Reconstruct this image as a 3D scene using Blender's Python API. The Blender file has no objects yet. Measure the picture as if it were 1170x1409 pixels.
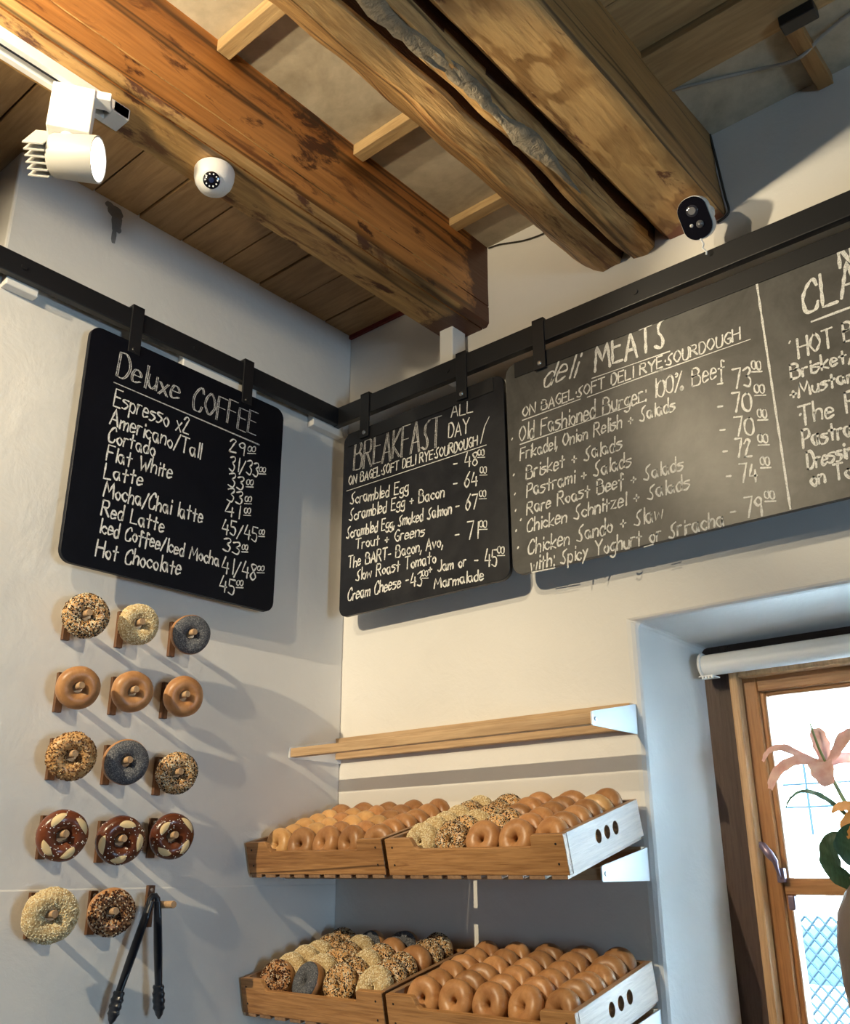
import bpy, bmesh, math, random
from math import sin, cos, pi, radians, hypot
from mathutils import Vector, Matrix, noise
import mathutils.geometry

S = bpy.context.scene
COL = S.collection
random.seed(7)

# ---------------------------------------------------------------- camera
CAM_POS = Vector((1.8562, -1.8206, 1.6))
def cam_matrix(yaw, pitch, roll):
    f = Vector((sin(yaw) * cos(pitch), cos(yaw) * cos(pitch), sin(pitch)))
    r = f.cross(Vector((0, 0, 1))).normalized(); u = r.cross(f)
    r2 = cos(roll) * r + sin(roll) * u; u2 = -sin(roll) * r + cos(roll) * u
    return Matrix((r2, u2, -f)).transposed().to_4x4()
cd = bpy.data.cameras.new('camera'); cam = bpy.data.objects.new('camera', cd); COL.objects.link(cam)
cam.matrix_world = Matrix.Translation(CAM_POS) @ cam_matrix(radians(-40.494), radians(20.743), radians(-0.189))
cd.sensor_fit = 'HORIZONTAL'; cd.sensor_width = 36; cd.lens = 1298.1 / 1170 * 36
cd.clip_start = .02; cd.clip_end = 200
S.camera = cam

# ---------------------------------------------------------------- world and lights
DAY = 30.0
w = bpy.data.worlds.new('sky'); S.world = w; w.use_nodes = True
bg = w.node_tree.nodes['Background']; bg.inputs[0].default_value = (.50, .76, 1, 1); bg.inputs[1].default_value = DAY
S.view_settings.view_transform = 'Standard'; S.view_settings.look = 'None'
S.view_settings.exposure = 0.0; S.view_settings.gamma = 1
S.cycles.max_bounces = 8; S.cycles.diffuse_bounces = 5; S.cycles.transparent_max_bounces = 12
S.cycles.sample_clamp_indirect = 30; S.cycles.use_denoising = True

def spot(name, loc, target, watts, cone, blend=.8, color=(1, .835, .56), rad=.035):
    l = bpy.data.lights.new(name, 'SPOT'); l.energy = watts; l.spot_size = radians(cone); l.spot_blend = blend
    l.color = color; l.shadow_soft_size = rad
    o = bpy.data.objects.new(name, l); COL.objects.link(o); o.location = loc
    o.rotation_euler = (Vector(target) - Vector(loc)).to_track_quat('-Z', 'Y').to_euler()
    return o
spot('track_lamp_corner', (.44, -2.65, 2.90), (0, -.75, 1.8), 250, 70, .9, rad=.009)
spot('track_lamp_boards', (.64, -1.80, 2.92), (.80, 0, 2.62), 40, 130, .9, rad=.02)
spot('beam_fill_spot', (.80, -2.2, 2.52), (.70, -1.36, 3.25), 105, 58, .9, rad=.04)  # added unseen uplight that brightens the beams and ceiling panels
sl_ = bpy.data.lights.new('sun', 'SUN'); sl_.energy = 200; sl_.angle = radians(.6); sl_.color = (.72, .87, 1)
so_ = bpy.data.objects.new('sun', sl_); COL.objects.link(so_); so_.rotation_euler = Vector((0, .6, -.8)).to_track_quat('-Z', 'Y').to_euler()
def portal(loc, sx, sy, rot):
    l = bpy.data.lights.new('window_portal', 'AREA'); l.shape = 'RECTANGLE'; l.size = sx; l.size_y = sy
    l.cycles.is_portal = True
    o = bpy.data.objects.new('window_portal', l); COL.objects.link(o); o.location = loc; o.rotation_euler = rot
portal((4.22, -1.28, 1.48), .76, .66, (0, radians(90), 0))
portal((1.45, .33, 1.62), 1.06, 1.0, (radians(-90), 0, 0))

# ---------------------------------------------------------------- helpers
class MB:
    def __init__(s): s.v = []; s.f = []
    def add(s, verts, faces, M=None):
        n = len(s.v)
        s.v += [tuple(M @ Vector(p)) if M else tuple(p) for p in verts]
        s.f += [tuple(i + n for i in f) for f in faces]
        return s
    def box(s, a, b, M=None):
        x0, y0, z0 = a; x1, y1, z1 = b
        return s.add([(x0,y0,z0),(x1,y0,z0),(x1,y1,z0),(x0,y1,z0),(x0,y0,z1),(x1,y0,z1),(x1,y1,z1),(x0,y1,z1)],
                     [(0,3,2,1),(4,5,6,7),(0,1,5,4),(1,2,6,5),(2,3,7,6),(3,0,4,7)], M)
    def lathe(s, prof, n=24, M=None, closed=False):
        vs = []; fs = []; k = len(prof)
        for i in range(n):
            a = 2 * pi * i / n
            for r, z in prof: vs.append((r * cos(a), r * sin(a), z))
        for i in range(n):
            j = (i + 1) % n
            for q in range(k if closed else k - 1):
                q2 = (q + 1) % k
                fs.append((i * k + q, j * k + q, j * k + q2, i * k + q2))
        if not closed:
            if prof[0][0] > 1e-5: fs.append(tuple(i * k for i in range(n))[::-1])
            if prof[-1][0] > 1e-5: fs.append(tuple(i * k + k - 1 for i in range(n)))
        return s.add(vs, fs, M)
    def tube(s, pts, r, n=10, M=None):
        pts = [Vector(p) for p in pts]; rr = r if isinstance(r, (list, tuple)) else [r] * len(pts)
        vs = []; fs = []; up = None
        for i, p in enumerate(pts):
            t = (pts[min(i + 1, len(pts) - 1)] - pts[max(i - 1, 0)]).normalized()
            if up is None: up = Vector((0, 0, 1)) if abs(t.z) < .9 else Vector((1, 0, 0))
            a = t.cross(up).normalized(); up = a.cross(t).normalized()
            for k in range(n):
                an = 2 * pi * k / n
                vs.append(p + (a * cos(an) + up * sin(an)) * rr[i])
        for i in range(len(pts) - 1):
            for k in range(n):
                k2 = (k + 1) % n
                fs.append((i * n + k, i * n + k2, (i + 1) * n + k2, (i + 1) * n + k))
        fs.append(tuple(range(n))[::-1]); fs.append(tuple((len(pts) - 1) * n + k for k in range(n)))
        return s.add(vs, fs, M)
    def build(s, name, mat, parent=None, smooth=None, bevel=0, off=None, seg=2):
        me = bpy.data.meshes.new(name)
        v = s.v if off is None else [(p[0] - off[0], p[1] - off[1], p[2] - off[2]) for p in s.v]
        me.from_pydata(v, [], s.f); me.update()
        bm = bmesh.new(); bm.from_mesh(me); bmesh.ops.recalc_face_normals(bm, faces=bm.faces); bm.to_mesh(me); bm.free()
        if smooth is not None:
            me.polygons.foreach_set('use_smooth', [True] * len(me.polygons))
            me.set_sharp_from_angle(angle=radians(smooth))
        me.materials.append(mat)
        o = bpy.data.objects.new(name, me); COL.objects.link(o)
        if parent: o.parent = parent
        if bevel:
            m = o.modifiers.new('edge', 'BEVEL'); m.width = bevel; m.segments = seg; m.limit_method = 'ANGLE'
            m.angle_limit = radians(35)
        return o

def tag(o, label=None, cat=None, group=None, kind=None):
    if label: o['label'] = label
    if cat: o['category'] = cat
    if group: o['group'] = group
    if kind: o['kind'] = kind
    return o
def thing(name, label, cat, loc=(0, 0, 0), group=None, M=None):
    o = bpy.data.objects.new(name, None); COL.objects.link(o); o.empty_display_size = .05
    if M is not None: o.matrix_world = M
    else: o.location = loc
    return tag(o, label, cat, group)
def struct(o): o['kind'] = 'structure'; return o
def kids(o): return list(o.children)
def dup(root, M, label, group=None):
    r = root.copy(); COL.objects.link(r); r.matrix_world = M; r['label'] = label
    if group: r['group'] = group
    elif 'group' in r: del r['group']
    for ch in kids(root):
        c = ch.copy(); COL.objects.link(c); c.parent = r
        for g in kids(ch):
            d = g.copy(); COL.objects.link(d); d.parent = c
    return r
def facing(loc, n, roll=0, s=1):
    q = Vector(n).to_track_quat('Z', 'Y').to_matrix().to_4x4()
    return Matrix.Translation(Vector(loc)) @ q @ Matrix.Rotation(roll, 4, 'Z') @ Matrix.Scale(s, 4)

def rrect(w, h, r, n=6):
    P = []
    for cx, cy, a0 in ((w - r, r, -90), (w - r, h - r, 0), (r, h - r, 90), (r, r, 180)):
        for k in range(n + 1):
            a = radians(a0 + 90 * k / n); P.append((cx + r * cos(a), cy + r * sin(a)))
    return P
def plate(outlines, th, M, bevel=0.0):
    """flat board with holes: 2D outlines extruded by th along +z, placed by M; returns an MB"""
    cu = bpy.data.curves.new('c', 'CURVE'); cu.dimensions = '2D'; cu.fill_mode = 'BOTH'
    cu.extrude = th / 2 - bevel; cu.bevel_depth = bevel; cu.bevel_resolution = 1; cu.offset = -bevel
    for P in outlines:
        sp = cu.splines.new('POLY'); sp.points.add(len(P) - 1); sp.use_cyclic_u = True
        for i, p in enumerate(P): sp.points[i].co = (p[0], p[1], 0, 1)
    ob = bpy.data.objects.new('c', cu)
    me = bpy.data.meshes.new_from_object(ob)
    bm = bmesh.new(); bm.from_mesh(me); bmesh.ops.remove_doubles(bm, verts=bm.verts, dist=1e-5); bm.verts.index_update()
    b = MB(); b.add([(v.co.x, v.co.y, v.co.z + th / 2) for v in bm.verts], [[v.index for v in f.verts] for f in bm.faces], M)
    bm.free(); bpy.data.meshes.remove(me); bpy.data.objects.remove(ob); bpy.data.curves.remove(cu)
    return b
def circ(cx, cy, r, n=20, ry=None): return [(cx + r * cos(2 * pi * k / n), cy + (ry or r) * sin(2 * pi * k / n)) for k in range(n)]

# ---------------------------------------------------------------- materials
def mat(name):
    m = bpy.data.materials.new(name); m.use_nodes = True
    nt = m.node_tree; return m, nt, nt.nodes['Principled BSDF']
def N(nt, t, **kw):
    n = nt.nodes.new(t)
    for k, v in kw.items():
        if k in n.inputs: n.inputs[k].default_value = v
        else: setattr(n, k, v)
    return n
def ramp(nt, fac, stops):
    r = nt.nodes.new('ShaderNodeValToRGB'); nt.links.new(fac, r.inputs[0])
    e = r.color_ramp.elements
    while len(e) < len(stops): e.new(.5)
    for q, (p, c) in zip(e, stops): q.position = p; q.color = (*c, 1) if len(c) == 3 else c
    return r.outputs[0]
def ramp_range(nt, fac, a, b):
    m = N(nt, 'ShaderNodeMapRange'); m.inputs[1].default_value = a; m.inputs[2].default_value = b
    nt.links.new(fac, m.inputs[0]); return m.outputs[0]
def mix(nt, fac, a, b, mode='MIX'):
    m = nt.nodes.new('ShaderNodeMix'); m.data_type = 'RGBA'; m.blend_type = mode
    for i, x in ((0, fac), (6, a), (7, b)):
        if hasattr(x, 'links'): nt.links.new(x, m.inputs[i])
        elif isinstance(x, (int, float)): m.inputs[i].default_value = x
        else: m.inputs[i].default_value = (*x, 1)
    return m.outputs[2]
def coords(nt, scale=(1, 1, 1), rnd=False, kind='Object'):
    tc = nt.nodes.new('ShaderNodeTexCoord'); mp = nt.nodes.new('ShaderNodeMapping'); mp.inputs['Scale'].default_value = scale
    nt.links.new(tc.outputs[kind], mp.inputs[0])
    if rnd:
        oi = nt.nodes.new('ShaderNodeObjectInfo'); ml = N(nt, 'ShaderNodeMath', operation='MULTIPLY'); ml.inputs[1].default_value = 37
        nt.links.new(oi.outputs['Random'], ml.inputs[0]); nt.links.new(ml.outputs[0], mp.inputs['Location'])
    return mp.outputs[0]
def noi(nt, vec, scale, detail=4, rough=.55, dist=0):
    n = N(nt, 'ShaderNodeTexNoise', Scale=scale, Detail=detail, Roughness=rough, Distortion=dist)
    nt.links.new(vec, n.inputs['Vector']); return n.outputs['Fac']
def bump(nt, bs, h, st=.3, dist=.01):
    b = N(nt, 'ShaderNodeBump', Strength=st, Distance=dist); nt.links.new(h, b.inputs['Height']); nt.links.new(b.outputs[0], bs.inputs['Normal'])
def plain(name, col, rough=.5, metal=0, spec=.5, emit=None, es=0):
    m, nt, b = mat(name); b.inputs['Base Color'].default_value = (*col, 1); b.inputs['Roughness'].default_value = rough
    b.inputs['Metallic'].default_value = metal; b.inputs['Specular IOR Level'].default_value = spec
    if emit: b.inputs['Emission Color'].default_value = (*emit, 1); b.inputs['Emission Strength'].default_value = es
    return m
def wood(name, c1, c2, axis='X', scale=6, stretch=.08, patch=None, pa=.55, pscale=5, pst=.4, rough=.5, bmp=.25, rnd=True, fine=.5, crack=0, patch2=None, rings=None, stain=None):
    m, nt, b = mat(name); sc = {'X': (stretch, 1, 1), 'Y': (1, stretch, 1), 'Z': (1, 1, stretch)}[axis]
    v = coords(nt, sc, rnd)
    a = noi(nt, v, scale, 5, .6, 1.2); g = noi(nt, v, scale * 14, 3, .6, .3)
    c = ramp(nt, a, [(.28, c2), (.48, c1), (.62, tuple(min(1, x * 1.12) for x in c1)), (.78, c2)])
    gr = ramp(nt, g, [(.35, (.55, .48, .42)), (.6, (1, 1, 1))])
    c = mix(nt, fine, c, gr, 'MULTIPLY')
    h = g
    if patch:
        sc2 = {'X': (pst, 1, 1), 'Y': (1, pst, 1), 'Z': (1, 1, pst)}[axis]
        v2 = coords(nt, sc2, rnd); p = noi(nt, v2, pscale, 7, .68, .4)
        pf = ramp(nt, p, [(pa, (0, 0, 0)), (pa + .06, (1, 1, 1))])
        c = mix(nt, pf, c, patch)
    if patch2:
        p2 = noi(nt, coords(nt, {'X': (.22, 1, 1), 'Y': (1, .22, 1), 'Z': (1, 1, .22)}[axis], rnd), patch2[1], 6, .7, .8)
        c = mix(nt, ramp(nt, p2, [(patch2[2], (0, 0, 0)), (patch2[2] + .09, (.85, .85, .85))]), c, patch2[0])
    if rings:
        wv = N(nt, 'ShaderNodeTexWave', Scale=rings[0], Distortion=rings[1], Detail=3.0); wv.wave_type = 'RINGS'
        nt.links.new(coords(nt, {'X': (.35, 1, 1), 'Y': (1, .35, 1), 'Z': (1, 1, .35)}[axis]), wv.inputs['Vector'])
        wv.inputs['Detail Scale'].default_value = 1.6
        mk = ramp(nt, noi(nt, coords(nt), 4.2, 3, .5), [(.45, (0, 0, 0)), (.58, (rings[2],) * 3)])
        c = mix(nt, mk, c, ramp(nt, wv.outputs[0], [(.2, (.45, .36, .28)), (.6, (1, 1, 1))]), 'MULTIPLY')
    if crack:
        k_ = noi(nt, coords(nt, {'X': (.035, 1, 1), 'Y': (1, .035, 1), 'Z': (1, 1, .035)}[axis], rnd), crack, 3, .5, .3)
        kf = ramp(nt, k_, [(.485, (0, 0, 0)), (.498, (.8, .8, .8)), (.502, (.8, .8, .8)), (.515, (0, 0, 0))])
        c = mix(nt, kf, c, (.03, .014, .007))
    if stain:
        sp = nt.nodes.new('ShaderNodeSeparateXYZ'); nt.links.new(coords(nt), sp.inputs[0])
        ad = N(nt, 'ShaderNodeMath', operation='MULTIPLY_ADD'); nt.links.new(noi(nt, coords(nt), 14, 5, .7), ad.inputs[0]); ad.inputs[1].default_value = .16; nt.links.new(sp.outputs[1], ad.inputs[2])
        c = mix(nt, ramp(nt, ad.outputs[0], [(0, (0, 0, 0)), (1, (1, 1, 1))]) if False else ramp_range(nt, ad.outputs[0], stain[1], stain[1] + .03), c, stain[0])
    nt.links.new(c, b.inputs['Base Color']); b.inputs['Roughness'].default_value = rough
    b.inputs['Specular IOR Level'].default_value = .35
    bump(nt, b, h, bmp, .004)
    return m
def plaster(name, col, var=.06, bscale=9, bst=.25):
    m, nt, b = mat(name); v = coords(nt)
    a = noi(nt, v, 2.2, 5, .6); d = noi(nt, v, bscale, 6, .6, .4)
    c = ramp(nt, a, [(.3, tuple(x * (1 - var) for x in col)), (.65, col)])
    nt.links.new(c, b.inputs['Base Color']); b.inputs['Roughness'].default_value = .62; b.inputs['Specular IOR Level'].default_value = .3
    bump(nt, b, d, bst, .012); return m

M_WALL = plaster('white_wall_paint', (.78, .76, .73))
M_REVEAL = plaster('white_reveal_paint', (.80, .80, .79), .04)
M_FLOOR = wood('floor_boards', (.12, .075, .045), (.08, .05, .03), 'Y', 5)
M_BACKW = plaster('dark_back_wall', (.16, .13, .11))
M_PANEL, nt, b = mat('ceiling_board')
v = coords(nt); a1 = noi(nt, v, 3.2, 6, .65, .6); a2 = noi(nt, v, 28, 4, .6)
c = ramp(nt, a1, [(.3, (.30, .25, .175)), (.5, (.50, .43, .32)), (.7, (.64, .56, .43))])
c = mix(nt, .35, c, ramp(nt, a2, [(.3, (.5, .5, .5)), (.65, (1, 1, 1))]), 'MULTIPLY')
nt.links.new(c, b.inputs['Base Color']); b.inputs['Roughness'].default_value = .8; bump(nt, b, a2, .2, .004)
M_PLANK = wood('brown_ceiling_plank', (.42, .265, .125), (.29, .17, .075), 'X', 5, .12, (.10, .05, .025), .66, 6, .5, .55)
M_PLANK2 = wood('tan_ceiling_plank', (.52, .345, .165), (.36, .22, .095), 'X', 5, .1, (.12, .06, .03), .68, 6, .3, .55)
RED = (.085, .026, .011)
M_BEAM = wood('orange_beam_wood', (.52, .225, .062), (.37, .15, .04), 'Y', 5, .06, RED, .555, 13, .42, .40, .35, True, .6, 6, ((.16, .055, .02), 22, .57), None, (RED, -.02))
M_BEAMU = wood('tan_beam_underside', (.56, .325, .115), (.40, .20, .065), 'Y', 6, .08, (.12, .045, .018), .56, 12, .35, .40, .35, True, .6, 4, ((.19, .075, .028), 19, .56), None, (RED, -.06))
M_BEAM2 = wood('rough_split_beam_wood', (.56, .34, .135), (.30, .145, .05), 'Y', 11, .09, (.16, .065, .025), .585, 16, .16, .5, .8, True, .75, 9, ((.62, .46, .24), 12, .62), (9, 9, .55))
M_CRACK_GAP = wood('dark_crack_and_gap_shade', (.10, .04, .016), (.04, .016, .008), 'Y', 20, .2, None, .5, 5, .4, .8, .8)
M_BARK = plaster('grey_bark', (.30, .25, .18), .65, 34, .9)
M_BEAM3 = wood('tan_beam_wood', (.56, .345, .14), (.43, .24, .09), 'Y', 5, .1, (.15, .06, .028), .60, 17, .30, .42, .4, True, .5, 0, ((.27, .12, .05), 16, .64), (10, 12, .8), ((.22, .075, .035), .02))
M_BEAM3S = wood('shaded_beam_side', (.36, .195, .07), (.24, .115, .04), 'Y', 6, .07, (.08, .035, .015), .64, 18, .4, .5, .4, True, .6, 5)  # darker copy of the tan wood: dimmer light on that side painted in
M_BATTEN = wood('pale_batten_wood', (.46, .32, .16), (.33, .21, .09), 'X', 6, .1)
M_TRAY = wood('honey_tray_wood', (.43, .225, .09), (.23, .10, .036), 'X', 15, .055, (.17, .065, .025), .61, 12, .12, .42, .25, True, .7, 7)
M_TRAYS = wood('honey_tray_side_wood', (.33, .20, .115), (.22, .12, .065), 'Y', 12, .07, (.2, .08, .03), .66, 8, .15, .42, .2)
M_RAIL_W = wood('pine_rack_rail', (.54, .37, .215), (.36, .22, .115), 'X', 12, .05, None, .5, 5, .4, .45, .15)
M_STRIP = wood('walnut_peg_strip', (.13, .065, .035), (.075, .035, .02), 'Z', 30, .1, None, .5, 5, .4, .5, .2)
M_DOWEL = wood('pale_dowel_wood', (.50, .33, .19), (.32, .19, .10), 'Z', 60, .1, None, .5, 5, .4, .6, .2)
M_CASING = wood('dark_window_casing', (.065, .038, .028), (.035, .02, .015), 'Z', 14, .06, (.30, .27, .27), .76, 14, .12, .5, .35, False)
M_SASH = wood('warm_sash_wood', (.36, .17, .065), (.25, .105, .035), 'Z', 14, .05, None, .5, 5, .4, .35, .15, False)
M_SASHX = wood('warm_sash_rail_wood', (.36, .17, .065), (.25, .105, .035), 'X', 14, .05, None, .5, 5, .4, .35, .15, False)
M_BEAD = wood('tan_window_bead', (.50, .31, .16), (.40, .22, .10), 'Z', 14, .05, None, .5, 5, .4, .35, .1, False)
def chalkboard(name, dust, base=(.0075, .0085, .012), spec=.45):
    m, nt, b = mat(name); v = coords(nt, (1, 1, 1)); a = noi(nt, v, 5, 6, .65, .8); a2 = noi(nt, v, 24, 4, .7, .3)
    c = ramp(nt, a, [(.35, base), (.72, tuple(x + dust for x in base))])
    c = mix(nt, .45, c, ramp(nt, a2, [(.3, (.6, .6, .6)), (.7, (1.25, 1.25, 1.25))]), 'MULTIPLY')
    nt.links.new(c, b.inputs['Base Color']); b.inputs['Roughness'].default_value = .42; b.inputs['Specular IOR Level'].default_value = spec
    return m
M_BOARD = chalkboard('black_chalkboard', .002, (.0025, .0035, .008), .2)
M_BOARDB = chalkboard('chalkboard_lightly_dusted', .022, (.006, .007, .012), .35)
M_BOARDC = chalkboard('chalkboard_dusty', .06, (.060, .058, .055))
def chalk(name, col, lo):
    m, nt, b = mat(name); v = coords(nt); a = noi(nt, v, 420, 2, .7)
    c = ramp(nt, a, [(.36, tuple(x * lo for x in col)), (.52, col)])
    nt.links.new(c, b.inputs['Base Color']); b.inputs['Roughness'].default_value = .9; b.inputs['Specular IOR Level'].default_value = .1
    return m
M_CHALK = chalk('white_chalk', (.82, .82, .80), .6)
M_CHALKG = chalk('thin_grey_chalk', (.60, .60, .60), .25)
M_BLACK = plain('black_painted_steel', (.010, .011, .014), .42, 0, .5)
M_BLKPL = plain('black_silicone', (.008, .011, .02), .33)
M_STEEL = plain('screw_steel', (.55, .55, .55), .35, 1)
M_WHITE = plain('white_plastic', (.80, .79, .77), .4)
M_WMETAL = plain('white_bracket_paint', (.78, .80, .82), .38)
M_GLOSSB = plain('gloss_black_plastic', (.006, .006, .010), .12)
M_DARK = plain('dark_gap_paint', (.015, .012, .01), .9)
def bread(name, c1, c2, rough=.38):
    m, nt, b = mat(name); v = coords(nt, (1, 1, 1), True); a = noi(nt, v, 22, 6, .68, .5)
    tc = nt.nodes.new('ShaderNodeTexCoord'); sx = nt.nodes.new('ShaderNodeSeparateXYZ'); nt.links.new(tc.outputs['Object'], sx.inputs[0])
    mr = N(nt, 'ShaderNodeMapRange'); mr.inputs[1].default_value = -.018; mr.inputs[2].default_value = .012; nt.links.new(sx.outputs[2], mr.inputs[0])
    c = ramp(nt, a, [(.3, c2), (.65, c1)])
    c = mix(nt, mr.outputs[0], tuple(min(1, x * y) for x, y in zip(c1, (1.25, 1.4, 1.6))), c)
    hs = N(nt, 'ShaderNodeHueSaturation'); oi = nt.nodes.new('ShaderNodeObjectInfo')
    m2 = N(nt, 'ShaderNodeMapRange'); m2.inputs[3].default_value = .72; m2.inputs[4].default_value = 1.18
    nt.links.new(oi.outputs['Random'], m2.inputs[0]); nt.links.new(m2.outputs[0], hs.inputs['Value']); nt.links.new(c, hs.inputs['Color'])
    nt.links.new(hs.outputs[0], b.inputs['Base Color']); b.inputs['Roughness'].default_value = rough; b.inputs['Specular IOR Level'].default_value = .4
    bump(nt, b, noi(nt, v, 60, 4, .6), .15, .002); return m
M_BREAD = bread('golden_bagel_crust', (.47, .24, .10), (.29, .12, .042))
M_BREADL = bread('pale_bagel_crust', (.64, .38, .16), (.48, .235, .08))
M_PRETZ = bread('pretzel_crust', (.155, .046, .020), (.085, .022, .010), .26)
M_CUT = plain('scored_pale_crumb', (.72, .55, .30), .7)
M_SALT = plain('salt_grain_white', (.9, .88, .85), .5)
def speck(name, stops, scale, rough=.7):
    m, nt, b = mat(name); v = coords(nt); vo = N(nt, 'ShaderNodeTexVoronoi', Scale=scale); nt.links.new(v, vo.inputs['Vector'])
    sx = nt.nodes.new('ShaderNodeSeparateColor'); nt.links.new(vo.outputs['Color'], sx.inputs[0])
    nt.links.new(ramp(nt, sx.outputs[0], stops), b.inputs['Base Color']); b.inputs['Roughness'].default_value = rough
    bump(nt, b, vo.outputs['Distance'], .5, .002); return m
M_POPPY = speck('poppy_seed_crust', [(0, (.028, .031, .042)), (.45, (.072, .077, .095)), (.8, (.12, .125, .14)), (1, (.26, .26, .26))], 620)
M_SESB = speck('sesame_crust', [(0, (.34, .21, .085)), (.5, (.50, .36, .17)), (1, (.66, .53, .31))], 380)
def multi(name, stops):
    m, nt, b = mat(name); g = nt.nodes.new('ShaderNodeNewGeometry')
    r = ramp(nt, g.outputs['Random Per Island'], stops); nt.nodes[-1].color_ramp.interpolation = 'CONSTANT'
    nt.links.new(r, b.inputs['Base Color']); b.inputs['Roughness'].default_value = .85; b.inputs['Specular IOR Level'].default_value = .15; return m
M_SES = multi('sesame_seed', [(0, (.78, .68, .45)), (.4, (.86, .78, .58)), (.75, (.66, .52, .29))])
M_EVERY = multi('mixed_black_and_white_seed', [(0, (.016, .013, .014)), (.60, (.78, .69, .50)), (.95, (.28, .16, .08))])
M_NUT = multi('dark_crumb_flake', [(0, (.05, .02, .012)), (.45, (.12, .055, .03)), (.72, (.62, .48, .33))])
M_ONION = multi('toasted_onion_flake', [(0, (.13, .055, .02)), (.45, (.30, .15, .06)), (.78, (.62, .43, .22))])
M_GLASS, nt, b = mat('window_glass')
nt.nodes.remove(b); o_ = nt.nodes['Material Output']; tr = nt.nodes.new('ShaderNodeBsdfTransparent'); gl = N(nt, 'ShaderNodeBsdfGlossy', Roughness=.0)
fr = N(nt, 'ShaderNodeFresnel', IOR=1.45); mx = nt.nodes.new('ShaderNodeMixShader')
tr.inputs[0].default_value = (.94, .96, .96, 1)
nt.links.new(fr.outputs[0], mx.inputs[0]); nt.links.new(tr.outputs[0], mx.inputs[1]); nt.links.new(gl.outputs[0], mx.inputs[2]); nt.links.new(mx.outputs[0], o_.inputs[0])
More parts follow.
